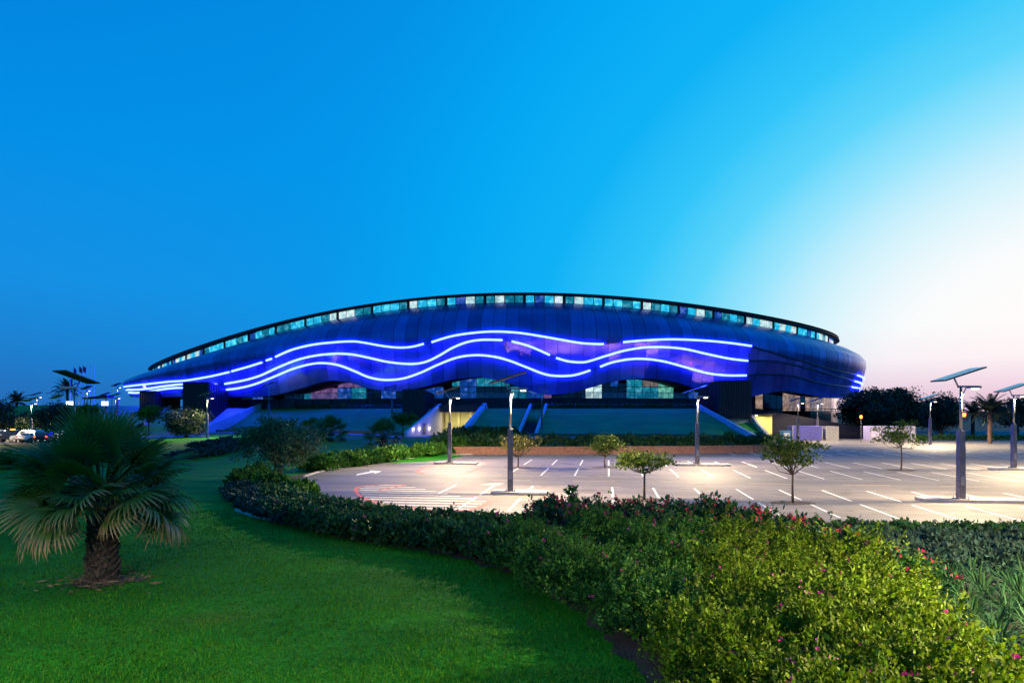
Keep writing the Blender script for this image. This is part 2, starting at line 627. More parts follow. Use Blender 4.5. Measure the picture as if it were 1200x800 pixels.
# parking lot: straight kerb on the near side, round head on the left, retaining wall at the back
back = [at(356, 574), at(349, 566), at(356, 559), at(380, 552), at(420, 545), at(470, 539), at(520, 534), at(560, 532.5)]
LOT = [(-10.5, 31), (-3, 28.6), (10, 28.2), (30, 27.2), (130, 20), (130, 124), (34, 124), (34, 88)] + [(33, 84)] + \
      [(20, 80.5), (6, 79.2)] + [(p.x, p.y) for p in back[::-1]]
lot = struct(MB().sheet(LOT, .03).build('parking_lot', M['asphalt']))
bare = [at(328, 560), at(352, 556), at(374, 551.5), at(366, 560), at(360, 572), at(352, 580), at(330, 575)]
struct(MB().sheet(bare, .018).build('bare_soil', M['soil']))


def kerb(pts, w=.18, h=.13, name='kerb', m='kerb', z=0, parent=None):
    mb = MB()
    P = [Vector((p[0], p[1], 0)) for p in pts]
    for a, b in zip(P[:-1], P[1:]):
        d = (b - a).normalized()
        n = Vector((-d.y, d.x, 0)) * w / 2
        e = d * .004
        mb.hexa([(q.x, q.y, z) for q in (a - n + e, b - n - e, b + n - e, a + n + e)],
                [(q.x, q.y, z + h) for q in (a - n + e, b - n - e, b + n - e, a + n + e)])
    return mb.build(name, M[m], parent)


def smooth_line(pts, n=6):
    P = np.array([(p[0], p[1]) for p in pts], float)
    out = []
    for i in range(len(P) - 1):
        p0, p1, p2, p3 = P[max(i - 1, 0)], P[i], P[i + 1], P[min(i + 2, len(P) - 1)]
        for k in range(n):
            t = k / n
            out.append(.5 * (2 * p1 + (p2 - p0) * t + (2 * p0 - 5 * p1 + 4 * p2 - p3) * t * t + (3 * p1 - p0 - 3 * p2 + p3) * t ** 3))
    out.append(P[-1])
    return out


struct(kerb(smooth_line(back[2:]), name='kerb'))
struct(kerb([(-10, 30.6), (-3, 28.45), (10, 28.05), (30, 27.05), (60, 25)], name='kerb'))

# ---- lot coordinates: e1 along the rows, e2 away from the camera
LA = R(8)
E1, E2 = Vector((math.cos(LA), -math.sin(LA), 0)), Vector((math.sin(LA), math.cos(LA), 0))
LO = Vector((0, 40.2, 0))


def lp(u, v, z=0.034):
    p = LO + E1 * u + E2 * v
    return Vector((p.x, p.y, z))


LINE_MESH = {}


def mark(u0, v0, u1, v1, w=.13, m='paint', name='stall_line'):
    a, b = lp(u0, v0), lp(u1, v1)
    ln = (b - a).length
    key = (round(ln, 2), w, m)
    if key not in LINE_MESH:
        LINE_MESH[key] = MB().sheet([(0, -w / 2), (ln, -w / 2), (ln, w / 2), (0, w / 2)], 0).mesh(name, M[m])
    o = link(name, LINE_MESH[key], lot)
    o.location = a
    d = b - a
    o.rotation_euler = (0, 0, math.atan2(d.y, d.x))
    return o


SP = 2.62
for i in range(-1, 18):                                 # the row nearest the hedge and the row it backs on to
    u = -4.6 + i * SP
    if i >= 0:
        mark(u, .35, u, 5.55)
        mark(u - .85, 5.62, u + .6, 5.62, .1, 'paint_worn')
    if i >= 1:
        mark(u, -.95, u, -6.0)
        mark(u - .5, -6.05, u + .7, -6.05, .1, 'paint_worn')
for i in range(0, 22):
    u = -2.2 + i * SP
    mark(u, 13.2, u, 20.4)
    mark(u - .8, 13.1, u + .7, 13.1, .1, 'paint_worn')
    mark(u, 23.6, u, 30.6)
    mark(u - .8, 30.7, u + .7, 30.7, .1, 'paint_worn')
for i in range(8, 26):
    u = -1 + i * SP
    mark(u, 40.5, u, 47.5)
for i in range(10):
    u = -3 + i * 6.1
    mark(u, 9.2, u + 3, 9.2, .14, 'paint_yellow', 'aisle_dash')
    if i > 0:
        mark(u, 35.4, u + 3, 35.4, .16, 'paint_worn', 'aisle_dash')
for i in range(16):                                     # zebra crossing before the arena
    u = 30 + i * 1.9
    mark(u, 50.6, u + 1.15, 52.4, .45, 'paint_worn', 'zebra_bar')


def paint_poly(pts, m, name, z=.034):
    return MB().sheet([(p[0], p[1]) for p in pts], z).build(name, M[m], lot)


def hatch(outline, n, m, name, tilt=0.0, w=.16):
    """hatch bars clipped to a convex outline, in lot coordinates"""
    P = [((Vector((p[0], p[1], 0)) - LO).dot(E1), (Vector((p[0], p[1], 0)) - LO).dot(E2)) for p in outline]
    v0, v1 = min(p[1] for p in P), max(p[1] for p in P)
    for k in range(n):
        v = v0 + (v1 - v0) * (k + .5) / n
        xs = []
        for a, b in zip(P, P[1:] + P[:1]):
            if (a[1] - v) * (b[1] - v) < 0:
                xs.append(a[0] + (b[0] - a[0]) * (v - a[1]) / (b[1] - a[1]))
        if len(xs) >= 2 and max(xs) - min(xs) > .6:
            mark(min(xs) + .25, v, max(xs) - .25, v + tilt, w, m, name)


isl_a = smooth_line([at(474, 568), at(440, 568.5), at(420, 571), at(417.5, 576), at(424, 583), at(447, 590.5), at(490, 596.5), at(530, 598.5), at(556, 597), at(575, 588)])
isl_b = smooth_line([at(575, 541.5), at(540, 543), at(505, 546.5), at(490, 551), at(494, 555), at(515, 556.5), at(542, 555.5), at(562, 549)])
hatch(isl_a, 11, 'paint_mid', 'hatch_bar', 0, .3)
hatch(isl_b, 8, 'paint_mid', 'hatch_bar', 0, .26)


def ribbon(pts, w, m, name, z):
    mb = MB()
    L_, R_ = [], []
    P = [Vector((p[0], p[1], 0)) for p in pts]
    for i, p in enumerate(P):
        d = (P[min(i + 1, len(P) - 1)] - P[max(i - 1, 0)]).normalized()
        n = Vector((-d.y, d.x, 0)) * w / 2
        L_.append((p.x + n.x, p.y + n.y, z))
        R_.append((p.x - n.x, p.y - n.y, z))
    k = len(P)
    mb.add(L_ + R_, [(i, k + i, k + i + 1, i + 1) for i in range(k - 1)])
    return mb.build(name, M[m], lot)


ribbon(isl_a, .24, 'kerb_red', 'island_line', .038)
ribbon(isl_b, .24, 'kerb_red', 'island_line', .038)
ribbon([at(444, 575.5), at(475, 568.5)], .18, 'kerb_red', 'island_line', .038)
# straight-on arrow painted in the left aisle
arrow = [at(417, 557.6), at(419, 555.4), at(434, 552.6), at(433, 551.3), at(447.5, 552.4), at(440, 555), at(437, 553.8), at(424, 556)]
paint_poly(arrow, 'paint', 'lane_arrow')
paint_poly([at(560, 568), at(577, 566), at(592, 566.2), at(583, 569.2)], 'paint_worn', 'lane_arrow')

# ------------------------------------------------------------------ terrace, wall and bank before the arena
walk = [(-9.5, 78.9), (0, 79.1), (6, 79.3), (20, 80.6), (29, 82.3), (32.5, 84.2)]
bw = kerb(walk, .35, .95, 'retaining_wall', 'brick')
tag(bw, 'low brown brick retaining wall along the back of the parking lot', 'wall')

FOOT = [at(60, 499, .6), at(120, 502, .7), at(200, 504.5, .9), at(250, 504.7, 1), at(300, 505.3, 1), at(350, 506.2, 1), at(400, 507.5, 1), at(440, 508.6, 1)]
FOOTL = [(p.x, p.y) for p in FOOT] + [(-17.2, 110.5)]
TOPL = [(-175, 215), (-135, 195), (-98, 176), (-74, 160), (-59, 152), (-45, 145.5), (-34, 139), (-25, 131), (-13.2, 123.5)]
FOOTR = [(-8.2, 110), (0, 109.5), (1, 109.3), (3.6, 109), (15, 107), (24, 106), (33.5, 105.5), (39.5, 105.5)]
TOPR = [(-4.8, 123), (2.4, 122.6), (3.4, 122.5), (6.3, 122.4), (14, 122.3), (22, 122.5), (30, 123), (33.5, 123.5)]
ZT = 5.55


def strip(lo, hi, name, m):
    lo, hi = [(x, y, g1(x, y) - .05) for x, y in lo], [(x, y, ZT) for x, y in hi]
    mb = MB()
    n = len(lo)
    k = 8
    rows = []
    for j in range(k + 1):
        t = j / k
        zt = t * t * (3 - 2 * t) * .35 + t * .65
        rows.append([(a[0] + (b[0] - a[0]) * t, a[1] + (b[1] - a[1]) * t, a[2] + (b[2] - a[2]) * zt) for a, b in zip(lo, hi)])
    vs = [p for r in rows for p in r]
    fs = [(j * n + i, j * n + i + 1, (j + 1) * n + i + 1, (j + 1) * n + i) for j in range(k) for i in range(n - 1)]
    mb.add(vs, fs)
    return struct(mb.build(name, m, smooth=True))


def resample(P, n):
    P = np.array(P, float)
    d = np.r_[0, np.cumsum(np.hypot(*np.diff(P, axis=0).T))]
    s = np.linspace(0, d[-1], n)
    return [(float(np.interp(q, d, P[:, 0])), float(np.interp(q, d, P[:, 1]))) for q in s]


strip(FOOTL, TOPL, 'embankment', M['lawn_bank'])
strip(FOOTR, TOPR, 'embankment', M['lawn_bank'])
# terrace on top of the bank, under the arena
top_poly = TOPL + TOPR + [(70, 130), (90, 165), (60, 260), (-90, 260), (-190, 300)]
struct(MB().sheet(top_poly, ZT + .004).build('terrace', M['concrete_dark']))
# footpath along the foot of the bank
pa = [(x + .0, y - 1.0) for x, y in FOOTL[2:]] + [(-8.5, 109.3), (0, 108.6), (14, 106)]
mbp = MB()
Pl = resample(pa, 60)
Lp, Rp = [], []
for i, p in enumerate(Pl):
    d = Vector(Pl[min(i + 1, 59)]) - Vector(Pl[max(i - 1, 0)])
    d.normalize()
    n = Vector((-d.y, d.x))
    for q, lst in ((.7, Lp), (-3.4, Rp)):
        x, y = p[0] + n.x * q, p[1] + n.y * q
        lst.append((x, y, g1(x, y) + .03))
mbp.add(Lp + Rp, [(i, 60 + i, 61 + i, i + 1) for i in range(59)])
struct(mbp.build('footpath', M['path']))


def foot_wall(pts, label):
    mb = MB()
    for a, b in zip(pts[:-1], pts[1:]):
        a, b = Vector((*a, 0)), Vector((*b, 0))
        d = (b - a).normalized()
        n = Vector((-d.y, d.x, 0)) * .15
        e = d * .003
        za, zb = g1(a.x, a.y), g1(b.x, b.y)
        q = [a - n + e, b - n - e, b + n - e, a + n + e]
        zz = [za, zb, zb, za]
        mb.hexa([(p.x, p.y, z - .1) for p, z in zip(q, zz)], [(p.x, p.y, z + .55) for p, z in zip(q, zz)])
    return tag(mb.build('kerb_wall', M['brick']), label, 'wall')


foot_wall([(x, y - .35) for x, y in FOOTL[2:]], 'low brick edging wall under the grass bank left of the tunnel')
foot_wall([(x, y - .35) for x, y in FOOTR[:7]], 'low brick edging wall under the grass bank beside the stairs')

# ------------------------------------------------------------------ the arena
PHI, EA, EB, ECX, ECY = R(12), 105.8, 70.0, -10.8, 204.0
cP, sP = math.cos(PHI), math.sin(PHI)


def ell(t, off):
    nu, nw = np.cos(t) / EA, np.sin(t) / EB
    l = np.hypot(nu, nw)
    u = EA * np.cos(t) + nu / l * off
    w = EB * np.sin(t) + nw / l * off
    return ECX + u * cP + w * sP, ECY - u * sP + w * cP


def ztop(u):
    u = np.clip(u, -108, 108)
    return 7.626e-08 * u ** 4 - 5.01e-06 * u ** 3 - 1.519e-3 * u * u + 8.087e-2 * u + 27.99


ZDN = 8.8


def zc(u):
    return ztop(u) - 1.85


def zbul(u):
    return ZDN + .62 * (zc(u) - ZDN)


def soff(u, z):
    zb, zt = zbul(u), zc(u)
    return np.where(z >= zb, -7 * np.clip((z - zb) / (zt - zb), 0, 1) ** 2, -2.1 * np.clip((zb - z) / (zb - ZDN), 0, 1.35) ** 1.2)


def S(t, z, d=0.0):
    """point on the outer skin at plan angle t (radians) and height z, d metres proud of it"""
    u = EA * np.cos(t)
    x, y = ell(t, soff(u, z) + d)
    return float(x), float(y), float(z)


def W(t, z, off):
    x, y = ell(t, off)
    return float(x), float(y), float(z)


def arc_t(t0, t1, n, off=0.0):
    """n+1 plan angles in degrees, equally spaced along the wall"""
    q = np.radians(np.linspace(t0, t1, 2000))
    x, y = ell(q, off)
    d = np.r_[0, np.cumsum(np.hypot(np.diff(x), np.diff(y)))]
    return np.interp(np.linspace(0, d[-1], n + 1), d, q), d[-1]


# light strips: (plan angle in degrees, height) - three waves, each in separate lengths
W1 = [[(213, 11.7), (221, 11.6), (229, 11.7), (235.9, 11.98), (240.1, 12.1), (245.2, 12.77), (248.8, 13.57)], [(249.3, 13.72), (251.9, 14.52), (254.2, 15.35)], [(254.9, 15.72), (255.7, 16.07)],
      [(256.3, 16.42), (258.6, 17.73), (261.4, 18.63), (264.1, 18.98), (266.2, 19.05), (267.4, 18.83), (269.9, 17.98), (271.8, 17.62), (273.2, 17.78), (274.4, 18.28)],
      [(275.3, 18.58), (277.5, 19.68), (279.9, 20.28), (282.1, 20.48), (284.4, 20.25), (286.6, 19.68), (289.2, 18.88), (291.4, 18.25), (293.2, 18.08), (293.9, 18.1)],
      [(296.1, 18.48), (298.2, 18.83), (301.1, 19.13), (303.4, 19.16), (306.5, 19.03), (309.5, 18.73), (312.6, 18.28)], [(340.0, 13.5), (345, 13.3), (350.5, 13.1)]]
W2 = [[(214, 10.8), (222, 10.55), (228, 10.6), (234.4, 11.01), (239.4, 11.25), (245.9, 10.95)],
      [(247.6, 11.06), (250.9, 11.71), (253.7, 12.67), (256.6, 14.32), (259.3, 15.7), (261.6, 16.4), (263.9, 16.68), (266.0, 16.5), (267.9, 15.82), (270.3, 14.85), (272.8, 14.4), (274.5, 14.77), (276.0, 15.92), (277.5, 17.4), (279.1, 18.48), (280.7, 18.9), (282.9, 18.83)],
      [(283.9, 18.58), (285.8, 17.63), (288.0, 15.95)],
      [(288.7, 15.4), (290.0, 14.76), (291.5, 14.56), (292.5, 14.87), (294.3, 15.87), (296.4, 16.9), (298.8, 17.53), (301.2, 17.6), (303.6, 17.3), (306.4, 16.45), (309.5, 15.65), (312.3, 15.3)], [(339.6, 12.1), (345, 11.9), (350.5, 11.7)]]
W3 = [[(215, 10.05), (222, 9.75), (229.4, 10.0), (235.0, 10.4), (238.7, 10.45), (243.5, 10.06)],
      [(246.0, 9.76), (249.1, 9.95), (252.3, 10.76), (255.4, 12.21), (258.3, 13.77), (260.8, 14.7), (262.6, 14.87), (264.5, 14.32), (266.4, 13.02), (267.9, 11.9), (269.7, 11.32), (271.8, 11.56), (273.8, 12.62), (275.9, 14.22), (277.9, 15.5), (279.8, 15.97), (281.6, 15.77), (283.4, 15.02), (285.4, 13.67), (287.2, 12.42), (288.6, 11.95), (290.6, 12.05), (292.5, 13.02)],
      [(293.6, 13.72), (295.0, 14.6), (297.0, 15.22), (298.9, 15.27), (301.1, 14.82), (303.8, 13.77), (306.8, 12.67), (309.6, 12.3), (312.4, 12.37)], [(339.0, 10.7), (345, 10.6), (350.5, 10.5)]]
D1 = [(312.6, 18.28), (316.9, 16.9), (321.6, 15.75), (328.9, 14.3), (340.0, 13.5)]
D2 = [(312.3, 15.3), (315.1, 15.45), (318.4, 15.2), (324.6, 14.0), (331.3, 12.9), (339.6, 12.1)]
D3 = [(312.4, 12.37), (315.9, 12.7), (320.2, 12.6), (326.5, 11.3), (332.5, 10.8), (339, 10.7)]
WB = [(200, 9.4), (215, 8.8), (229.8, 8.4), (244.0, 8.5), (250.2, 8.1), (254.7, 8.36), (258.9, 9.71), (261.6, 10.9), (263.4, 11.3), (265.5, 10.81), (267.4, 9.76), (269.9, 9.06), (272.0, 9.11), (274.5, 10.01), (277.1, 11.16), (279.1, 11.61), (280.5, 11.75), (282.4, 11.11), (284.3, 9.96), (286.7, 8.61), (288.7, 8.26), (291.2, 8.96), (293.6, 10.2), (296.1, 11.1), (299.2, 11.46), (302.6, 10.86), (305.0, 9.8), (307.7, 9.06), (310.4, 8.6), (312.8, 8.0), (314.5, 8.2), (316.8, 8.86), (319.5, 9.21), (323.0, 8.91), (328.4, 8.2), (334.4, 8.1), (352, 8.4), (365, 8.6)]


def catmull(P, n=7):
    return [tuple(q) for q in smooth_line(P, n)]


def wave_fn(segs, dark):
    P = sorted(set([p for s in segs for p in catmull(s, 5)] + catmull(dark, 5)))
    P = np.array(P)
    return lambda deg: np.interp(deg, P[:, 0], P[:, 1])


z1f, z2f, z3f = wave_fn(W1, D1), wave_fn(W2, D2), wave_fn(W3, D3)
_wb = np.array(sorted(set(catmull(WB, 5))))
zbf = lambda deg: np.interp(deg, _wb[:, 0], _wb[:, 1], left=9.4, right=9.0)

arena = thing('arena', 'large dark blue domed arena with three wavy glowing light strips and a lit window band', 'arena', (0, 0, 0))
clad = MB()
# closed backing shell, all round
TS = np.radians(np.linspace(0, 360, 241)[:-1])
vs, fs = [], []
NR = 9
for t in TS:
    dg = math.degrees(t)
    dg2 = dg + 360 if dg < 20 else dg
    u = EA * math.cos(t)
    zt, zl = zc(u), zbf(dg2) if 195 < dg2 < 366 else 9.0
    for k in range(NR):
        z = zt + (zl - zt) * k / (NR - 1)
        vs.append(S(t, z, -.45))
n = len(TS)
for i in range(n):
    for k in range(NR - 1):
        fs.append((i * NR + k, i * NR + k + 1, ((i + 1) % n) * NR + k + 1, ((i + 1) % n) * NR + k))
# soffit from the lower edge in to the glazing line
o = len(vs)
for i, t in enumerate(TS):
    x, y, z = vs[i * NR + NR - 1]
    vs.append(W(t, z + .5, -14))
for i in range(n):
    j = (i + 1) % n
    fs.append((i * NR + NR - 1, o + i, o + j, j * NR + NR - 1))
clad.add(vs, fs)
cladding = clad.build('cladding', M['shell'], arena, smooth=True)


def skin_panel(ta, tb, fa, fb, rows, m, jit, name='panel', parent=None, depth=.12, gap=.045):
    """one bent sheet between two seams, its top and bottom edge given at both seams"""
    lu = 40.0
    mb = MB()
    cols = [ta, .5 * (ta + tb), tb]
    jj = [random.uniform(-jit, jit) for _ in range(4)]
    for ci, t in enumerate(cols):
        dg = math.degrees(t)
        zt, zl = fa(dg) - gap, fb(dg) + gap
        for k in range(rows + 1):
            q = k / rows
            z = zt + (zl - zt) * q
            c = ci / 2
            d = (jj[0] * (1 - c) + jj[1] * c) * (1 - q) + (jj[2] * (1 - c) + jj[3] * c) * q
            mb.v.append(S(t, z, d))
    r = rows + 1
    for ci in range(2):
        for k in range(rows):
            mb.f.append((ci * r + k, ci * r + k + 1, (ci + 1) * r + k + 1, (ci + 1) * r + k))
    # returned edges
    rim = [k for k in range(r)] + [r + rows, 2 * r + rows] + [2 * r + k for k in range(rows - 1, -1, -1)] + [r]
    uvs = [(t * 100, mb.v[i * (rows + 1) + k][2] * .1) for i, t in enumerate(cols) for k in range(rows + 1)]
    base = len(mb.v)
    mb.v += [mb.v[i] for i in rim]
    uvs += [uvs[i] for i in rim] * 2
    cx, cy = math.cos(.5 * (ta + tb)) / EA, math.sin(.5 * (ta + tb)) / EB
    l = math.hypot(cx, cy)
    nx, ny = (cx * cP + cy * sP) / l, (-cx * sP + cy * cP) / l
    for i in rim:
        x, y, z = mb.v[i]
        mb.v.append((x - nx * depth, y - ny * depth, z))
    k = len(rim)
    for i in range(k):
        mb.f.append((base + i, base + k + i, base + k + (i + 1) % k, base + (i + 1) % k))
    me = mb.mesh(name, m, True)
    uvl = me.uv_layers.new(name='UVMap')
    for lo_ in me.loops:
        uvl.data[lo_.index].uv = uvs[lo_.vertex_index]
    return link(name, me, parent)


zcf = lambda dg: zc(EA * math.cos(math.radians(dg)))
tp, Ln = arc_t(236, 350, 75)
lim = [(zcf, z1f, 6, 'clad_upper', .02), (z1f, z2f, 3, 'clad_lower', .045), (z2f, z3f, 3, 'clad_lower', .045), (z3f, zbf, 4, 'clad_lower', .045)]
eps = .035 / 2.4
for i in range(75):
    a, b = tp[i], tp[i + 1]
    g = (b - a) * eps
    for fa, fb, rows, m, jit in lim:
        skin_panel(a + g, b - g, fa, fb, rows, M[m], jit, 'panel', cladding)
# farther panels at the two ends, joined
for t0, t1, n in ((196, 236, 22), (350, 372, 10)):
    tq, _ = arc_t(t0, t1, n)
    for (fa, fb, rows, m, jit), nm in zip(((zcf, z1f, 6, 'clad_upper', .02), (z1f, zbf, 5, 'clad_lower', .04)), ('upper_end_panels', 'lower_end_panels')):
        allb = MB()
        for i in range(n):
            tmp = skin_panel(tq[i] + .0003, tq[i + 1] - .0003, fa, fb, rows, M[m], jit)
            vv = [tuple(q.co) for q in tmp.data.vertices]
            ff = [tuple(q.vertices) for q in tmp.data.polygons]
            allb.add(vv, ff)
            me = tmp.data
            bpy.data.objects.remove(tmp)
            bpy.data.meshes.remove(me)
        stuff(allb.build(nm, M[m], cladding, True))


def strip_tube(seg, r, m, name, d=.2):
    P = catmull(seg, 8)
    return MB().tube([S(math.radians(a), z, d) for a, z in P], r, 6).build(name, m, arena, True)


for wv in (W1, W2, W3):
    for seg in wv:
        strip_tube(seg, .20, M['led'], 'light_strip')
for seg in (D1, D2, D3):
    strip_tube(seg, .16, M['led_off'], 'unlit_light_strip', .05)

# roof: vaulted lid with a thin dark eave
vs, fs = [], []
KR = [1.0, .85, .6, .3]
TSr = np.radians(np.linspace(0, 360, 181)[:-1])
for k in KR:
    for t in TSr:
        x, y = ell(t, -6.3)
        x, y = ECX + (x - ECX) * k, ECY + (y - ECY) * k
        u = (x - ECX) * cP - (y - ECY) * sP
        vs.append((float(x), float(y), float(ztop(u) + .12 + 1.2 * (1 - k * k))))
n = len(TSr)
for r in range(len(KR) - 1):
    for i in range(n):
        fs.append((r * n + i, r * n + (i + 1) % n, (r + 1) * n + (i + 1) % n, (r + 1) * n + i))
fs.append(tuple((len(KR) - 1) * n + i for i in range(n)))
roof = MB().add(vs, fs).build('roof', M['roof'], arena, True)
vs, fs = [], []
for t in TSr:
    u = EA * math.cos(t)
    zt = float(ztop(u))
    vs += [W(t, zt + .12, -6.3), W(t, zt - .22, -6.1), W(t, zt - .3, -8.2)]
for i in range(n):
    j = (i + 1) % n
    fs += [(3 * i, 3 * i + 1, 3 * j + 1, 3 * j), (3 * i + 1, 3 * i + 2, 3 * j + 2, 3 * j + 1)]
MB().add(vs, fs).build('eave', M['frame'], roof, True)

# clerestory: ring of lit windows under the eave
vs, fs = [], []
for t in TSr:
    u = EA * math.cos(t)
    vs += [W(t, float(zc(u)) - .3, -7.5), W(t, float(ztop(u)) - .25, -7.5)]
for i in range(n):
    j = (i + 1) % n
    fs.append((2 * i, 2 * j, 2 * j + 1, 2 * i + 1))
cler = MB().add(vs, fs).build('clerestory', M['frame'], arena)
tq, Lc = arc_t(203, 356, 112, -7.2)
kinds = ['pane_cyan', 'pane_pale', 'pane_teal', 'pane_blue', 'pane_cyan', 'pane_teal', 'pane_pale', 'pane_cyan']
for i in range(112):
    a, b = tq[i], tq[i + 1]
    w = b - a
    a2 = a + w * (.16 if i % 4 == 0 else .05)
    b2 = b - w * (.16 if i % 4 == 3 else .05)
    m = random.choice(kinds)
    if i > 104 or i < 4:
        m = 'pane_blue' if i % 2 else 'pane_teal'
    zz = [float(zc(EA * math.cos(q))) for q in (a2, b2)]
    mb = MB()
    pts = [(a2, zz[0] + .12), (b2, zz[1] + .12), (b2, zz[1] + 1.5), (a2, zz[0] + 1.5)]
    mb.hexa([W(t, z, -7.42) for t, z in pts], [W(t, z, -7.3) for t, z in pts])
    mb.build('window_pane', M[m], cler)
for i in range(0, 113, 4):
    mb = MB()
    t = tq[i]
    z0 = float(zc(EA * math.cos(t)))
    d = .0016
    mb.hexa([W(t - d, z0 - .1, -7.5), W(t + d, z0 - .1, -7.5), W(t + d, z0 - .1, -7.05), W(t - d, z0 - .1, -7.05)],
            [W(t - d, z0 + 1.65, -7.5), W(t + d, z0 + 1.65, -7.5), W(t + d, z0 + 1.65, -7.05), W(t - d, z0 + 1.65, -7.05)])
    mb.build('mullion', M['frame'], cler)

# podium wall, balcony deck, ground floor glazing under the skin
tg, _ = arc_t(238, 314, 60, -5)
vs, fs = [], []
for t in tg:
    vs += [W(t, 4.5, -5.2), W(t, 7.7, -5.2), W(t, 7.7, -12.5), W(t, 14, -12.5)]
for i in range(60):
    fs += [(4 * i + k, 4 * i + 4 + k, 4 * i + 5 + k, 4 * i + 1 + k) for k in range(3)]
podium = MB().add(vs, fs).build('podium', M['concrete_dark'], arena)
for i in range(60):
    if i % 2 == 0:
        mb = MB()
        t0, t1 = tg[i], tg[i] + (tg[i + 1] - tg[i]) * .9
        mb.hexa([W(t0, 5.5, -5.2), W(t1, 5.5, -5.2), W(t1, 5.5, -4.98), W(t0, 5.5, -4.98)],
                [W(t0, 7.6, -5.2), W(t1, 7.6, -5.2), W(t1, 7.6, -4.98), W(t0, 7.6, -4.98)])
        mb.build('wall_board', M['dark_metal'], podium)
NG = 64
tg, _ = arc_t(243, 313, NG, -12)
PX = lambda t, off: 600 + 800 * ell(t, off)[0] / ell(t, off)[1]
glz = MB()
vs, fs = [], []
for t in tg:
    vs += [W(t, 7.7, -12.2), W(t, 13, -12.2)]
for i in range(NG):
    fs.append((2 * i, 2 * i + 2, 2 * i + 3, 2 * i + 1))
glazing = MB().add(vs, fs).build('ground_floor_front', M['frame'], arena)
for i in range(NG):
    a, b = tg[i], tg[i + 1]
    w = b - a
    px = PX(a, -12)
    for r, (z0, z1_) in enumerate(((7.85, 10.2), (10.35, 12.3))):
        q = (math.sin(12.9898 * (i // 2) + 4.1 * r) * 43758.5453) % 1.0
        if 350 < px < 445:
            m = ['pane_mauve', 'pane_blue', 'pane_teal', 'pane_mauve', 'pane_dark'][int(q * 5)]
        elif 520 < px < 610:
            m = ['pane_blue', 'pane_teal', 'pane_dark', 'pane_dark', 'pane_blue'][int(q * 5)]
        elif 680 < px < 700:
            m = 'pane_pale'
        elif 720 < px < 805:
            m = ['pane_teal', 'pane_green', 'pane_dark', 'pane_teal', 'pane_tan', 'pane_blue', 'pane_dark'][int(q * 7)]
        elif 610 <= px < 640:
            m = ['pane_teal', 'pane_mauve', 'pane_blue'][int(q * 3)]
        else:
            m = 'pane_dark' if q < .75 else 'pane_blue'
        mb = MB()
        mb.hexa([W(a + w * .04, z0, -12.15), W(b - w * .04, z0, -12.15), W(b - w * .04, z0, -12.02), W(a + w * .04, z0, -12.02)],
                [W(a + w * .04, z1_, -12.15), W(b - w * .04, z1_, -12.15), W(b - w * .04, z1_, -12.02), W(a + w * .04, z1_, -12.02)])
        mb.build('window_pane', M[m], glazing)
for t0, t1 in ((255, 266.5), (276, 286), (292, 306)):
    tr, _ = arc_t(t0, t1, 14, -5.6)
    vs, fs = [], []
    for t in tr:
        vs += [W(t, 7.75, -5.6), W(t, 8.85, -5.6)]
    for i in range(14):
        fs.append((2 * i, 2 * i + 2, 2 * i + 3, 2 * i + 1))
    rail = MB().add(vs, fs).build('balcony_rail', M['rail_glass'], arena)
    MB().tube([W(t, 8.88, -5.6) for t in tr], .06, 6).build('handrail', M['pole'], rail)
    for t in tr:
        MB().tube([W(t, 7.7, -5.6), W(t, 8.85, -5.6)], .035, 5).build('rail_post', M['pole'], rail)

# right end: tall glazed storey, warm reflections put into the panes as glow
NE = 26
te, _ = arc_t(313, 356, NE, -6.5)
vs, fs = [], []
for t in te:
    vs += [W(t, -.2, -6.8), W(t, 9.6, -6.8)]
for i in range(NE):
    fs.append((2 * i, 2 * i + 2, 2 * i + 3, 2 * i + 1))
eglz = MB().add(vs, fs).build('end_storey', M['frame'], arena)
for i in range(NE):
    a, b = te[i], te[i + 1]
    w = b - a
    for z0, z1_ in ((1.2, 5.0), (5.15, 9.4)):
        m = random.choice(['pane_warm', 'pane_warm', 'pane_dark', 'pane_tan']) if z0 > 4 or i > 17 else 'pane_dark'
        mb = MB()
        mb.hexa([W(a + w * .04, z0, -6.75), W(b - w * .04, z0, -6.75), W(b - w * .04, z0, -6.6), W(a + w * .04, z0, -6.6)],
                [W(a + w * .04, z1_, -6.75), W(b - w * .04, z1_, -6.75), W(b - w * .04, z1_, -6.6), W(a + w * .04, z1_, -6.6)])
        mb.build('window_pane', M[m], eglz)
# dark raking wall in front of it, with the lit doorway
rk = MB()
A0, A1, A2 = Vector((42.6, 122.0, 0)), Vector((66, 127, 0)), Vector((78, 140, 0))
for p, q, za, zb_ in ((A0, A1, 5.7, 1.9), (A1, A2, 1.9, .9)):
    d = (q - p).normalized()
    n = Vector((-d.y, d.x, 0)) * .3
    rk.hexa([tuple(p - n), tuple(q - n), tuple(q + n), tuple(p + n)],
            [(*(p - n).xy, za), (*(q - n).xy, zb_), (*(q + n).xy, zb_), (*(p + n).xy, za)])
rake = rk.build('raking_wall', M['navy_wall'], arena)
vs, fs = [], []

# ribbed dark stair towers


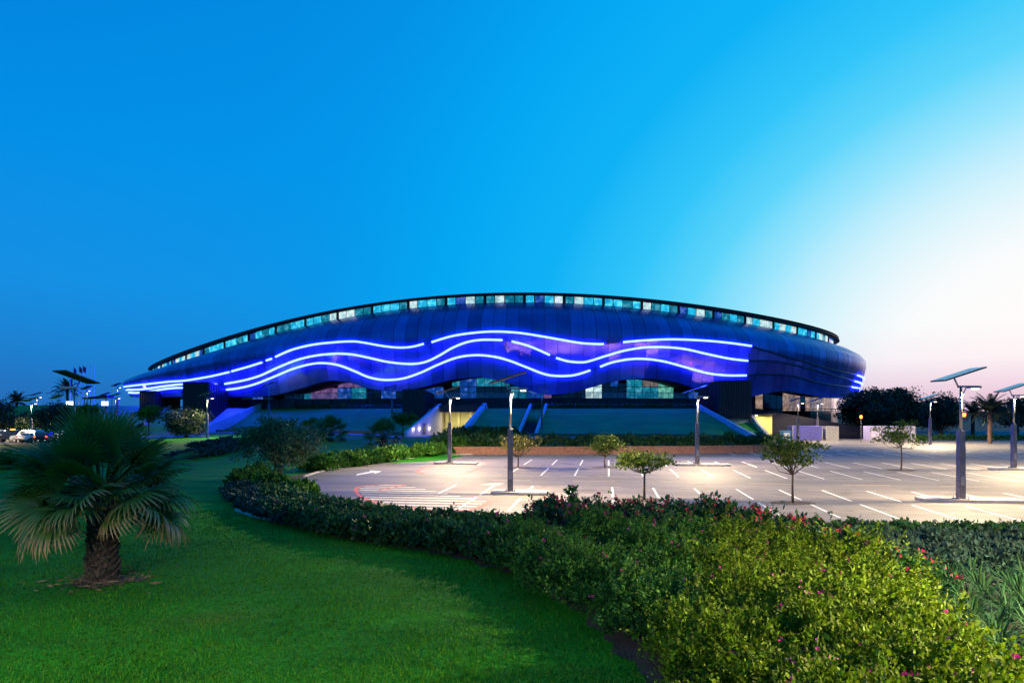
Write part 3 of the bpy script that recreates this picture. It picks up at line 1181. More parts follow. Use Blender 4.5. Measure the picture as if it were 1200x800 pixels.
def tower(x0, x1, y0, y1, z0, zf, zb_, label):
    mb = MB()
    mb.hexa([(x0, y0, z0), (x1, y0, z0), (x1, y1, z0), (x0, y1, z0)], [(x0, y0, zf), (x1, y0, zf), (x1, y1, zb_), (x0, y1, zb_)])
    t = mb.build('stair_tower', M['dark_metal'], arena)
    t['label'] = label
    mb = MB()
    k = max(6, int((x1 - x0) / .42))
    for i in range(k):
        x = x0 + (x1 - x0) * (i + .5) / k
        mb.box((x, y0 - .1, (z0 + zf) / 2), (.16, .2, zf - z0 - .1))
    for sx, xs in ((-1, x0), (1, x1)):
        kk = int((y1 - y0) / .8)
        for i in range(kk):
            y = y0 + (y1 - y0) * (i + .5) / kk
            zt = zf + (zb_ - zf) * (i + .5) / kk
            mb.box((xs + sx * .08, y, (z0 + zt) / 2), (.16, .2, zt - z0 - .1))
    stuff(mb.build('ribs', M['dark_metal'], t))
    return t


tw = tower(35.8, 41.4, 118, 131, 3.7, 10.35, 10.0, 'ribbed dark stair tower beside the lit yellow doorway')
MB().box((38.6, 121.5, 2.6), (5.2, 5.5, 2.2)).build('plinth', M['concrete'], tw)
tower(-19.0, -15.3, 119, 134, 3.8, 8.85, 8.4, 'ribbed dark stair tower beside the tunnel mouth')
tower(-68.5, -63.0, 142, 154, 3.0, 11.2, 9.6, 'tall ribbed dark stair tower above the lavender ramp')
tower(-89.5, -85.5, 164, 176, 3.5, 10.0, 8.8, 'smaller ribbed dark stair tower at the far end of the arena')

# ------------------------------------------------------------------ parapets, ramps, stairs, tunnel


def raking_wall(name, label, a, b, w, h0, h1, m, cat='wall'):
    """wall following a slope from a to b, its height over that line h0 -> h1"""
    a, b = Vector(a), Vector(b)
    d = (b - a)
    d.z = 0
    d.normalize()
    n = Vector((-d.y, d.x, 0)) * w / 2
    mb = MB()
    dn = Vector((0, 0, -1.2))
    mb.hexa([a - n + dn, b - n + dn, b + n + dn, a + n + dn],
            [a - n + Vector((0, 0, h0)), b - n + Vector((0, 0, h1)), b + n + Vector((0, 0, h1)), a + n + Vector((0, 0, h0))])
    o = mb.build(name, m)
    return tag(o, label, cat) if label else o


stairs = thing('stairs', 'straight concrete stairs climbing the grass bank between two white parapets', 'stairs', (0, 0, 0))
mb = MB()
for i in range(26):
    t = i / 26
    y = 109.4 + (122.6 - 109.4) * t
    xa = 1.0 + (3.4 - 1.0) * t
    z = 1.0 + (ZT - 1.0) * (i + 1) / 26
    mb.box((xa + 1.35, y + .26, z - .5), (2.3, .505, 1.0))
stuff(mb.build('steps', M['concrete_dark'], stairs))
for dx in (0, 2.8):
    p = raking_wall('parapet', None, (.95 + dx, 109.0, .9), (3.35 + dx, 122.8, ZT), .35, .7, .9, M['concrete'])
    p.parent = stairs

tunnel = thing('tunnel_entrance', 'lit tunnel mouth cut into the grass bank with pale slanting side walls', 'entrance', (-11, 116, 0))


def tpart(name, mbx, m, parent=None):
    o_ = mbx.build(name, m)
    if parent is None:
        o_.location = (11, -116, 0)
    o_.parent = parent or tunnel
    return o_


def wing(a, b, w, ha, hb):
    a, b = Vector(a), Vector(b)
    d = (b - a).normalized()
    n = Vector((-d.y, d.x, 0)) * w / 2
    return MB().hexa([tuple(a - n), tuple(b - n), tuple(b + n), tuple(a + n)],
                     [(*(a - n).xy, a.z + ha), (*(b - n).xy, b.z + hb), (*(b + n).xy, b.z + hb), (*(a + n).xy, a.z + ha)])


ww = tpart('side_wall', wing((-17.1, 109.8, .8), (-13.0, 123.2, .8), .5, .9, 5.6), M['lavender'])
wr = tpart('side_wall', wing((-8.3, 109.6, .8), (-4.9, 123.2, .8), .7, .9, 5.7), M['concrete'])
tpart('back_wall', MB().box((-9.0, 128.2, 3.4), (9, .3, 5.2)), M['khaki'])
mb = MB()
for i in range(4):
    mb.box((-12.2 + i * 2.2, 127.8, 3.2), (.5, .5, 4.6))
tpart('wall_piers', mb, M['khaki'])
tpart('inner_wall', MB().box((-13.2, 125.6, 3.2), (.3, 5, 5)), M['lavender'])
tpart('inner_wall', MB().box((-4.7, 125.6, 3.2), (.3, 5, 5)), M['khaki'])
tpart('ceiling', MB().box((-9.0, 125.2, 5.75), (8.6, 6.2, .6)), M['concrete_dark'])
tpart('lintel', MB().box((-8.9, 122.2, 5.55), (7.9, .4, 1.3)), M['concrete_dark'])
tpart('tunnel_floor', MB().add([(-17.2, 108.2, 1.05), (-7.6, 108.2, 1.05), (-4.6, 128, 1.05), (-13.4, 128, 1.05)], [(0, 1, 2, 3)]), M['path'])
dw = Vector((4.1, 13.4, 0)).normalized()
nw = Vector((dw.y, -dw.x, 0))
dp = Vector((-17.1, 109.8, 0)) + dw * 6.6 + nw * .27
tpart('service_door', MB().box((dp.x, dp.y, 1.95), (.06, 1.2, 2.0), math.atan2(dw.y, dw.x) - math.pi / 2), M['pole_base'])
for s in (2.2, 4.6, 8.6):
    q = Vector((-17.1, 109.8, 0)) + dw * s + nw * .32
    l = tpart('wall_light', MB().box((q.x, q.y, 2.15), (.14, .3, .22), math.atan2(dw.y, dw.x) - math.pi / 2), M['lens_small'])


def lamp_light(name, loc, power, size, col=(1, .82, .6), parent=None, spread=R(170)):
    d = bpy.data.lights.new(name, 'AREA')
    d.shape = 'DISK'
    d.size = size
    d.energy = power
    d.color = col
    d.spread = spread
    o_ = bpy.data.objects.new(name, d)
    COL.objects.link(o_)
    o_.location = loc
    o_.parent = parent
    return o_


for x, y in ((-10.6, 124.6), (-7.3, 124.6)):
    cl = tpart('ceiling_light', MB().tube([(x, y, 5.44), (x, y, 5.36)], .28, 10), M['lens'])
    lamp_light('ceiling_lamp', (x + 11, y - 116, 5.3), 260, .4, (1, .9, .45), tunnel)
for s in (2.2, 4.6, 8.6):
    q = Vector((-17.1, 109.8, 0)) + dw * s + nw * .55
    d = bpy.data.lights.new('wall_lamp', 'POINT')
    d.energy = 22
    d.color = (1, .8, .75)
    d.shadow_soft_size = .1
    o_ = bpy.data.objects.new('wall_lamp', d)
    COL.objects.link(o_)
    o_.location = (q.x + 11, q.y - 116, 2.1)
    o_.parent = tunnel

raking_wall('parapet_wall', 'long white parapet running down the bank beside the ribbed tower', (33.6, 123.4, ZT), (38.6, 105.6, .4), .5, .8, .5, M['concrete'])
raking_wall('parapet_wall', 'short white parapet between the ribbed tower and the yellow doorway', (41.9, 119.5, 3.6), (42.6, 112.5, .2), .5, .8, .5, M['concrete'])
mb = MB()
mb.add([(34.2, 122.5, 4.6), (41.7, 119, 3.1), (42.3, 112, .15), (38.8, 105.7, .15)], [(0, 1, 2, 3)])
struct(mb.build('embankment', M['lawn_bank'], None))
door = thing('doorway', 'lit yellow doorway recess in the dark wall', 'doorway', (44.6, 121.2, 0))
MB().box((0, .35, 2.2), (3.4, .12, 4.4)).build('back_panel', M['yellow_wall'], door)
MB().box((-1.8, -.2, 2.25), (.2, 1.4, 4.5)).build('jamb', M['yellow_wall'], door)
MB().box((0, -.2, 4.5), (3.8, 1.4, .22)).build('head', M['concrete_dark'], door)
fl = MB().box((-1.55, -.55, 4.28), (.5, .3, .18)).build('floodlight', M['lens'], door)
lamp_light('floodlight_lamp', (-.4, -.7, 4.2), 70, .4, (1, .92, .4), door)

# left ramp between parapets
raking_wall('parapet_wall', 'long white parapet sloping down from the arena terrace to the path', (-55.5, 150.5, ZT), (-62, 138.5, 1.2), .5, 1.2, .8, M['concrete'])
mb = MB().add([(-63.2, 138.5, 1.25), (-62.3, 138.5, 1.25), (-55.8, 150.5, ZT + .15), (-62.8, 151, ZT + .15), (-67, 140, 2.2)], [(0, 1, 2, 3, 4)])
o = mb.build('ramp', M['lavender'])
tag(o, 'pale concrete ramp beside the tall ribbed tower', 'ramp')
raking_wall('parapet_wall', 'pale parapet at the far stair tower', (-84, 168, ZT), (-85, 158, 2.0), .5, 1.0, .8, M['concrete'])

# ------------------------------------------------------------------ lamps
PANEL_TILT = R(18)


def make_lamp(name, label, loc, lit=True, h=6.1, rz=0.0, power=1400, group='solar street lamps', scale=1, light=True, lcol=(1, .75, .42)):
    t = thing(name, label, 'street lamp', loc, rz, group, scale)
    MB().box((0, 0, .02), (.62, .62, .04)).build('base_plate', M['pole_base'], t)
    mb = MB()
    for sx in (-1, 1):
        for sy in (-1, 1):
            mb.tube([(sx * .25, sy * .25, .03), (sx * .25, sy * .25, .12)], .03, 6)
    mb.build('anchor_bolts', M['pole'], t)
    hb = h * .61
    MB().hexa([(-.17, -.17, .04), (.17, -.17, .04), (.17, .17, .04), (-.17, .17, .04)], [(-.155, -.155, hb), (.155, -.155, hb), (.155, .155, hb), (-.155, .155, hb)]).build('battery_column', M['pole_base'], t)
    MB().box((0, -.172, 1.0), (.2, .02, .5)).build('service_hatch', M['pole'], t)
    MB().tube([(0, 0, hb - .06), (0, 0, hb + .05)], .12, 10).build('collar', M['pole'], t)
    MB().tube([(0, 0, hb), (0, 0, h + .05)], [.08, .065], 10).build('pole', M['pole'], t, True)
    MB().box((.38, 0, h + .06), (1.1, .14, .1)).build('head_arm', M['pole'], t)
    MB().tube([(.03, 0, h - .55), (.3, 0, h + .02)], .03, 6).build('brace', M['pole'], t)
    hd = MB().box((.72, 0, h + .03), (.62, .34, .13)).build('lamp_head', M['pole'], t)
    MB().box((.78, 0, h - .06), (.3, .2, .06)).build('lens', M['lens'] if lit else M['lens_off'], hd)
    MB().tube([(-.12, 0, h), (-.42, 0, h + .62)], .045, 6).build('panel_strut', M['pole'], t)
    c = Vector((-.15, 0, h + .72))
    sp = MB().box(c, (2.35, 1.35, .07), 0, -PANEL_TILT).build('solar_panel', M['panel_back'], t)
    up = Vector((-math.sin(PANEL_TILT), 0, math.cos(PANEL_TILT)))
    mb = MB()
    dx = Vector((math.cos(PANEL_TILT), 0, math.sin(PANEL_TILT)))
    for i in range(6):
        for j in range(2):
            mb.box(c + up * .04 + dx * (-.95 + i * .38) + Vector((0, -.32 + .64 * j, 0)), (.35, .6, .012), 0, -PANEL_TILT)
    mb.build('solar_cells', M['panel_cells'], sp)
    if lit and light:
        ld = bpy.data.lights.new('lamp_light', 'SPOT')
        ld.energy = power
        ld.color = lcol
        ld.spot_size = R(164)
        ld.spot_blend = .5
        ld.shadow_soft_size = .15
        # street optic: the beam grows stronger away from the foot of the pole
        ld.use_nodes = True
        ln_, ll_ = ld.node_tree.nodes, ld.node_tree.links
        ge = ln_.new('ShaderNodeNewGeometry')
        sx_ = ln_.new('ShaderNodeSeparateXYZ')
        ab = ln_.new('ShaderNodeMath')
        ab.operation = 'ABSOLUTE'
        mxm = ln_.new('ShaderNodeMath')
        mxm.operation = 'MAXIMUM'
        mxm.inputs[1].default_value = .22
        pwm = ln_.new('ShaderNodeMath')
        pwm.operation = 'POWER'
        pwm.inputs[1].default_value = -1.35
        ll_.new(ge.outputs['Incoming'], sx_.inputs[0])
        ll_.new(sx_.outputs['Z'], ab.inputs[0])
        ll_.new(ab.outputs[0], mxm.inputs[0])
        ll_.new(mxm.outputs[0], pwm.inputs[0])
        ll_.new(pwm.outputs[0], ln_['Emission'].inputs['Strength'])
        lo_ = bpy.data.objects.new('lamp_light', ld)
        COL.objects.link(lo_)
        lo_.location = (.74, 0, h - .12)
        lo_.parent = t
    return t


def place_lamp(px, py, label, z=None, X=None, Y=None, isl=None, **kw):
    if X is None:
        p = at(px, py, z or 0)
        X, Y = p.x, p.y
    zz = g1(X, Y) if z is None else z
    if isl:
        # low concrete island under the lamp, turned with the rows
        o_ = MB().box((0, 0, .09), (isl, 1.3, .18)).build('lamp_island', M['kerb'], lot)
        o_.location = (X + .6, Y + .1, .03)
        o_.rotation_euler = (0, 0, -LA)
        zz = .212
    return make_lamp('street_lamp', label, (X, Y, zz), **kw)


PW = 10500
place_lamp(1126, 588.5, 'lit solar lamp on a long concrete island behind the low hedge strip', isl=5.2, power=PW)
place_lamp(598, 579.5, 'lit solar lamp beside the hatched paving island with curved red edge', isl=3.4, power=PW)
place_lamp(817, 546, 'lit solar lamp on an island in front of the arena bank, between two stall rows', isl=4.6, power=PW)
place_lamp(527, 544, 'lit solar lamp on the round-ended hatched island by the flower bed', isl=4.0, power=PW)
place_lamp(1188, 551, 'lit solar lamp on an island next to the forked lot tree', isl=4.4, power=PW)
place_lamp(935, 517, 'lit solar lamp in front of the blue container', power=3200, h=6.4)
place_lamp(958, 515.5, 'lit solar lamp in front of the grey shutter beside the blue container', power=3200, h=6.4)
place_lamp(1090, 521, 'lit solar lamp standing before the two dark round trees', power=PW * 1.5, h=6.5)
place_lamp(243, 514, 'lit solar lamp on the lawn below the tall ribbed tower', Y=103, X=-46.0, power=5000, h=6.0)
place_lamp(37, 505, 'lit solar lamp behind the parked cars', X=-84.5, Y=120, z=.4, power=9000, h=6.0)
place_lamp(635, 513, 'unlit solar lamp on the terrace beside the bank stairs', X=4.5, Y=103, lit=False, h=7.0)
place_lamp(460, 490, 'unlit solar lamp on the grass bank behind the stocky palms', X=-21.8, Y=124, z=4.6, lit=False, h=4.2)
place_lamp(314, 492, 'unlit solar lamp on the grass bank behind the wide leafy tree', X=-47, Y=132, z=1.0, lit=False, h=8.6)
place_lamp(88, 470, 'unlit solar lamp with a big tilted panel behind the fan palm', X=-28.2, Y=44, lit=False, h=6.5, rz=R(245))
# lamps outside the view that light the lot and the near planting
make_lamp('street_lamp', 'lit solar lamp on the lawn side of the near shrubs', (16.5, 9.0, 0), power=21000, h=6.1, rz=R(190))
make_lamp('street_lamp', 'lit solar lamp at the verge before the parked cars', (-83, 92, .3), power=12000, h=6.1)
make_lamp('street_lamp', 'added unseen fill lamp brightening the lawn and the stout fan palm', (-12.5, 2.0, 0), power=5200, h=6.1, rz=R(80), lcol=(1, .90, .62))  # fill lamp added out of view to brighten the lawn and palm
make_lamp('street_lamp', 'lit solar lamp at the far end of the nearest stall row', (47, 34, 0.03), power=PW)
make_lamp('street_lamp', 'lit solar lamp at the far end of the second stall row', (66, 55, 0.03), power=PW)
far = [(15, 463, 190, 0), (43, 461, 150, 1), (61, 459, 170, 0), (69, 455.5, 150, 0), (67, 464, 125, 0), (102, 453.5, 150, 1), (124, 461, 165, 1), (137.5, 450, 160, 1), (135, 462, 140, 1)]
for k, (px, py, Y, lit) in enumerate(far):
    X = (px - 600) / F * Y
    top = HC + (HY - py) / F * Y
    make_lamp('street_lamp', ['unlit', 'lit'][lit] + ' distant solar lamp on the hilltop forecourt', (X, Y, top - 7.2), lit=bool(lit), h=6.4, rz=R(random.uniform(-30, 30)), power=300,
              group=['unlit lamps on the hilltop forecourt', 'lit lamps on the hilltop forecourt'][lit], light=bool(lit))

# ------------------------------------------------------------------ foliage


def leaf_mesh(name, P, Nrm, size, m, aspect=.55, fold=.25, rg=rng):
    """one folded diamond leaf for each point; Nrm = the way the leaf tip points"""
    n = len(P)
    d = Nrm / (np.linalg.norm(Nrm, axis=1, keepdims=True) + 1e-9)
    r = rg.normal(size=(n, 3))
    s = np.cross(d, r)
    s /= np.linalg.norm(s, axis=1, keepdims=True) + 1e-9
    u = np.cross(s, d)
    L_ = (size * np.clip(rg.lognormal(-.05, .32, n), .45, 1.9))[:, None]
    w = L_ * aspect / 2
    a = P
    b = P + d * L_ * .45 + s * w + u * w * fold
    c = P + d * L_
    e = P + d * L_ * .45 - s * w + u * w * fold
    V = np.stack([a, b, c, e], 1).reshape(-1, 3)
    i = np.arange(n)[:, None] * 4
    Fc = np.concatenate([i + [0, 1, 2], i + [0, 2, 3]], 0)
    return fast_mesh(name, V, Fc, m)


def shrub_points(rg, rx, ry, h, nspr, per, reach=.35, spike=.0):
    """leaves on sprigs that stand out of a lumpy mound"""
    th = rg.uniform(0, 2 * np.pi, nspr)
    ph = np.arccos(rg.uniform(-.15, 1, nspr))
    lump = 1 + .16 * np.sin(3 * th + rg.uniform(0, 6)) * np.sin(2 * ph + rg.uniform(0, 6)) + .10 * np.sin(7 * th + 5 * ph)
    k = lump * rg.uniform(.62, 1.0, nspr)
    base = np.stack([rx * np.sin(ph) * np.cos(th) * k, ry * np.sin(ph) * np.sin(th) * k, h * (.30 + .70 * np.cos(ph) * k)], 1)
    base[:, 2] = np.maximum(base[:, 2], .05)
    out = np.stack([np.sin(ph) * np.cos(th), np.sin(ph) * np.sin(th), np.cos(ph) * .7 + .75], 1) + rg.normal(0, .25, (nspr, 3))
    out /= np.linalg.norm(out, axis=1, keepdims=True)
    ln = reach * rg.uniform(.35, 1.0, nspr)
    tall = rg.random(nspr) < spike
    ln = np.where(tall, ln * 2.0, ln)
    s = rg.uniform(0, 1, (nspr, per))
    P = base[:, None] + out[:, None] * (s * ln[:, None])[..., None] + rg.normal(0, .030 * max(1, reach / .45), (nspr, per, 3))
    D = out[:, None] * .5 + rg.normal(0, .6, (nspr, per, 3)) + np.array([0, 0, .25])
    return P.reshape(-1, 3), D.reshape(-1, 3), base, out


def make_shrub_meshes(tagname, rx, ry, h, nspr, per, size, m, flower=None, nfl=0, reach=.35, variants=3, spike=.03, fill=700):
    res = []
    for k in range(variants):
        rg = np.random.default_rng(hash((tagname, k)) % 1000 if False else 31 * (k + 1) + len(tagname) * 7)
        P, D, base, out = shrub_points(rg, rx, ry, h, nspr, per, reach, spike)
        inner = rg.normal(0, 1, (fill, 3))
        inner /= np.linalg.norm(inner, axis=1, keepdims=True)
        inner *= rg.uniform(.3, .8, fill)[:, None]
        IP = inner * [rx, ry, h * .55] + [0, 0, h * .42]
        IP = IP[IP[:, 2] > .02]
        P2 = np.concatenate([P, IP])
        D2 = np.concatenate([D, rg.normal(0, 1, IP.shape)])
        sz = np.concatenate([np.full(len(P), size), np.full(len(IP), size * 2.0)])
        leaves = leaf_mesh(tagname + '_foliage', P2, D2, sz, m, .62, .3, rg)
        fm = None
        if flower and nfl:
            sel = rg.choice(len(base), min(nfl, len(base)), replace=False)
            sel = sel[base[sel, 2] > h * .35]
            ctr = base[sel] + out[sel] * reach * .95
            FP = (ctr[:, None] + rg.normal(0, .03, (len(ctr), 6, 3))).reshape(-1, 3)
            fm = leaf_mesh(tagname + '_flowers', FP, rg.normal(0, 1, FP.shape), np.full(len(FP), size * .62), flower, .9, .2, rg)
        mb = MB()
        for q in range(7):
            a = 2 * math.pi * q / 7 + k
            mb.tube([(0.1 * math.cos(a), .1 * math.sin(a), 0), (rx * .4 * math.cos(a), ry * .4 * math.sin(a), h * .4), (rx * .6 * math.cos(a + .2), ry * .6 * math.sin(a + .2), h * .75)], [.03, .022, .008], 5)
        res.append((leaves, fm, mb.mesh(tagname + '_stems', M['bark'])))
    return res


def put_shrub(var, name, label, loc, group, rz=None, sx=1, sz=1, cat='shrub'):
    t = thing(name, label, cat, loc, random.uniform(0, 6.28) if rz is None else rz, group)
    t.scale = (sx, sx, sz)
    link('foliage', var[0], t)
    if var[1]:
        stuff(link('flowers', var[1], t))
    link('stems', var[2], t)
    return t


# near mass: lime shrubs lit by the lamp on the right, a dark shrub row with red flowers along the kerb behind
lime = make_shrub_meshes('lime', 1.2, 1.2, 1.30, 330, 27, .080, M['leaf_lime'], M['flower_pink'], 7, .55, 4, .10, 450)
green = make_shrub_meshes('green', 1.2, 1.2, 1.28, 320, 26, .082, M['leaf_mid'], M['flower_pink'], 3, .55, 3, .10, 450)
dark = make_shrub_meshes('darkred', 1.3, 1.2, 1.28, 420, 13, .12, M['leaf_dark'], M['flower_red'], 85, .36, 3, .03)
hedge = make_shrub_meshes('kerbhedge', 1.15, 1.05, .85, 320, 13, .125, M['leaf_dark'], M['flower_pink'], 2, .26, 3, .02, 400)
lawn_side = [(3.6, 8.0), (3.0, 10.5), (2.7, 13), (2.0, 15.5), (1.0, 18.3), (-1.0, 22.5)]
right_side = [(6.6, 8.0), (7.4, 9.9), (8.0, 12), (8.9, 14.2), (9.6, 17), (10.0, 19)]
ls, rs = np.array(lawn_side), np.array(right_side)
y = 7.4
row = 0
while y < 23.2:
    xl, xr = float(np.interp(y, ls[:, 1], ls[:, 0])) + 1.1, float(np.interp(y, rs[:, 1], rs[:, 0])) - .9
    if y > 19:
        xr = 10.2 - (y - 19) * .9
    k = max(1, int(round((xr - xl) / 1.55)) + 1)
    for i in range(k):
        x = xl + (xr - xl) * i / max(1, k - 1) + random.uniform(-.2, .2)
        yy = y + random.uniform(-.25, .25)
        h = .74 + .36 * random.random() + .06 * math.sin(x * 1.3 + y)
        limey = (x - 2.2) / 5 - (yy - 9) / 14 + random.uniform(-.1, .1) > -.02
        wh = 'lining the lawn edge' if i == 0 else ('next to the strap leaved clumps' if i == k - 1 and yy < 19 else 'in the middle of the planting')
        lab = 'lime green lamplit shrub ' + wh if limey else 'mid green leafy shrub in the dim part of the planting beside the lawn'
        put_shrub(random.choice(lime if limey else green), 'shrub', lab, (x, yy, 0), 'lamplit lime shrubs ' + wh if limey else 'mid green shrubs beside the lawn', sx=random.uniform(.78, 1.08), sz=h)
    y += 1.5
for x, yy, s in ((1.6, 26.2, 1.15), (3.0, 26.4, 1.18), (4.5, 26.3, 1.25), (6.0, 25.9, 1.2), (7.3, 25.1, 1.2), (8.4, 23.6, 1.1), (9.2, 22.0, 1.05), (9.9, 20.3, 1.0), (10.5, 18.8, .95), (2.4, 24.9, 1.05), (5.2, 24.8, 1.1)):
    put_shrub(random.choice(dark), 'flowering_shrub', 'dark green shrub dotted with small red flowers along the lot kerb', (x, yy, 0), 'red flowered shrubs', sx=1.05, sz=s * random.uniform(.85, 1.08))
# tall leafy shoot standing above the planting
rgk = np.random.default_rng(5)
PP = np.stack([rgk.normal(0, .10, 420), rgk.normal(0, .10, 420), rgk.uniform(.2, 2.35, 420)], 1)
PP[:, :2] *= (1.25 - PP[:, 2:3] / 2.9) * 1.6
sh = thing('tall_shoot', 'tall upright leafy shoot with pink blossoms rising above the shrubs', 'shrub', (2.15, 24.4, 0))
link('foliage', leaf_mesh('shoot_foliage', PP, rgk.normal(0, 1, PP.shape) + [0, 0, .4], np.full(420, .15), M['leaf_mid'], .6), sh)
FP = np.stack([rgk.normal(0, .09, 20), rgk.normal(0, .09, 20), rgk.uniform(1.4, 2.3, 20)], 1)
stuff(link('flowers', leaf_mesh('shoot_flowers', FP, rgk.normal(0, 1, FP.shape), np.full(20, .12), M['flower_pink'], .9), sh))
MB().tube([(0, 0, 0), (0, 0, 2.3)], [.03, .01], 6).build('stem', M['bark'], sh)
# hedge along the near kerb of the lot, left part
line = resample([(-13.2, 38.3), (-11.2, 34.8), (-8.6, 31.6), (-6, 29.4), (-3, 27.6), (0, 26.2)], 16)
for i, (x, yy) in enumerate(line):
    put_shrub(hedge[i % 3], 'hedge_shrub', 'dark clipped hedge shrub in the curved row between lawn and parking lot', (x, yy, 0), 'dark curved hedge row', sx=1.05, sz=1.0 + .05 * math.sin(i))
for i, (x, yy) in enumerate(resample([(-11.3, 33.0), (-9.0, 30.2), (-6.4, 27.4), (-3.4, 25.6), (-1.2, 24.0), (.4, 21.8)], 14)):
    put_shrub(hedge[(i + 1) % 3], 'hedge_shrub', 'dark clipped hedge shrub in the curved row between lawn and parking lot', (x, yy, 0), 'dark curved hedge row', sx=.95, sz=.85 + .02 * i)
# blue-grey low cover round the left end
low = make_shrub_meshes('lowcover', 1.1, 1.1, .55, 240, 11, .14, M['leaf_blue'], None, 0, .22, 2, .02, 200)
for i, (x, yy) in enumerate([(-16.9, 42.6), (-16.0, 40.6), (-15.0, 38.6), (-14.0, 36.8), (-13.0, 35.2), (-12.0, 33.7), (-10.9, 32.2), (-9.7, 30.9), (-15.4, 42.2), (-14.2, 40.0)]):
    put_shrub(low[i % 2], 'ground_cover_plant', 'low blue grey cushion plant at the round end of the hedge', (x, yy, 0), 'blue grey cushions at the hedge end', cat='plant')
kerb_s = make_shrub_meshes('kerbside', 1.3, 1.2, 1.1, 240, 11, .2, M['leaf_mid'], None, 0, .3, 3, .02, 300)
for i, (px, py) in enumerate([(285, 573), (300, 566), (318, 578), (350, 588)]):
    p = at(px, py)
    put_shrub(kerb_s[i % 3], 'shrub', 'bright green rounded shrub under the wide leafy tree', p, 'rounded shrubs under the wide tree', sx=.85)
# right: hedge strip, dark cover, strappy plants
for i in range(9):
    put_shrub(hedge[i % 3], 'hedge_shrub', 'low mid green hedge shrub along the kerb beside the lamp with long island', (11.6 + i * 1.7, 26.1 - i * .14, 0), 'low hedge strip at the lot corner', sx=1.05, sz=.85)
for i in range(7):
    for j in range(3):
        put_shrub(low[(i + j) % 2], 'ground_cover_plant', 'low dark blue green plant between the hedge strip and the strappy plants', (11.0 + i * 1.5 + j * .4 - (0 if j else .4), 24.2 - j * 1.35, 0), 'dark cushions at the lot corner', sx=1.0, sz=1.1, cat='plant')


def strap_mesh(k):
    rg = np.random.default_rng(90 + k)
    V, Fs = [], []
    for i in range(70):
        a = rg.uniform(0, 6.28)
        ln = rg.uniform(.6, 1.05)
        lean = rg.uniform(.25, 1.15)
        w = rg.uniform(.018, .03)
        d = np.array([math.cos(a), math.sin(a), 0])
        s = np.array([-d[1], d[0], 0])
        o_ = len(V)
        p = d * rg.uniform(0, .1)
        ang = 1.45 - lean * .3
        for q in range(5):
            ww = w * (1 - (q / 4) ** 2 * .95)
            V += [p - s * ww, p + s * ww]
            p = p + (d * math.cos(ang) + np.array([0, 0, 1]) * math.sin(ang)) * ln / 4
            ang -= lean * .55
        Fs += [(o_ + 2 * q, o_ + 2 * q + 1, o_ + 2 * q + 3, o_ + 2 * q + 2) for q in range(4)]
    return fast_mesh('strap_leaves', np.array(V), np.array(Fs), M['strap_leaf'])


straps = [strap_mesh(k) for k in range(3)]
rgs = np.random.default_rng(12)
for j in range(8):
    for i in range(9):
        x, yy = 8.9 + i * .8 + (j % 2) * .4 + rgs.uniform(-.15, .15), 13.2 + j * .95 + rgs.uniform(-.15, .15)
        xr = float(np.interp(yy, rs[:, 1], rs[:, 0])) + .3
        if x < xr or x > yy * .78 + 1.2:
            continue
        o_ = link('strappy_plant', straps[(i + j) % 3])
        o_.location = (x, yy, 0)
        o_.rotation_euler = (0, 0, rgs.uniform(0, 6.28))
        o_.scale = (1.0, 1.0, rgs.uniform(.8, 1.05))
        tag(o_, 'clump of arching strap leaves in the bed right of the shrubs', 'plant', 'strap leaved clumps')
bed = [(9.2, 9.5), (30, 9.5), (30, 27), (11, 28), (-1, 28.4), (-10, 31.5), (-14.2, 38), (-16.6, 43.6), (-17.4, 43), (-15.4, 38), (-12.4, 32.8), (-6.6, 26.8), (-2, 23.5), (.6, 20), (1.8, 16.5), (2.4, 13.2), (2.8, 10.5), (3.4, 7)]
_bd = []
for (xa, ya), (xb, yb) in zip(bed, bed[1:] + bed[:1]):
    k_ = max(2, int(math.hypot(xb - xa, yb - ya) / .35)) if ya < 40 and xa < 4 else 1
    for q_ in range(k_):
        j_ = .0 if k_ == 1 else random.uniform(-.16, .16)
        _bd.append((xa + (xb - xa) * q_ / k_ + j_, ya + (yb - ya) * q_ / k_ + j_ * .6))
bed = _bd
struct(MB().sheet(bed, .012).build('planting_bed', M['soil']))
struct(kerb(smooth_line([at(276, 598), at(300, 606), at(340, 613), at(380, 619), at(430, 627)]), .12, .1, name='edging'))

# shrubs on the far kerb of the lot, left
for i, (px, py) in enumerate([(376, 553), (388, 551), (402, 549), (415, 547.5), (428, 545.5), (442, 544), (456, 542), (470, 540), (486, 538), (500, 536.5), (514, 535), (528, 533.5), (541, 532.5)]):
    p = at(px, py)
    put_shrub(kerb_s[i % 3], 'shrub', 'rounded green shrub on the far kerb of the lot beside the lawn', (p.x - .6, p.y + 1.2, g1(p.x, p.y + 1.2) - .05), 'rounded shrubs on the far kerb', sx=[1.2, 1, .8][i % 3], sz=[1.15, 1.1, .85][i % 3])
big = make_shrub_meshes('bigdark', 1.9, 1.6, 1.9, 220, 11, .32, M['leaf_dark'], None, 0, .4, 2, .02, 300)
for i, (x, yy) in enumerate([(-7.2, 83), (-4.8, 85), (-2.6, 82.6), (-6, 87.5), (-.4, 84)]):
    put_shrub(big[i % 2], 'shrub', 'big dark shrub at the end of the brick retaining wall', (x, yy, g1(x, yy) - .1), 'dark shrubs by the retaining wall')
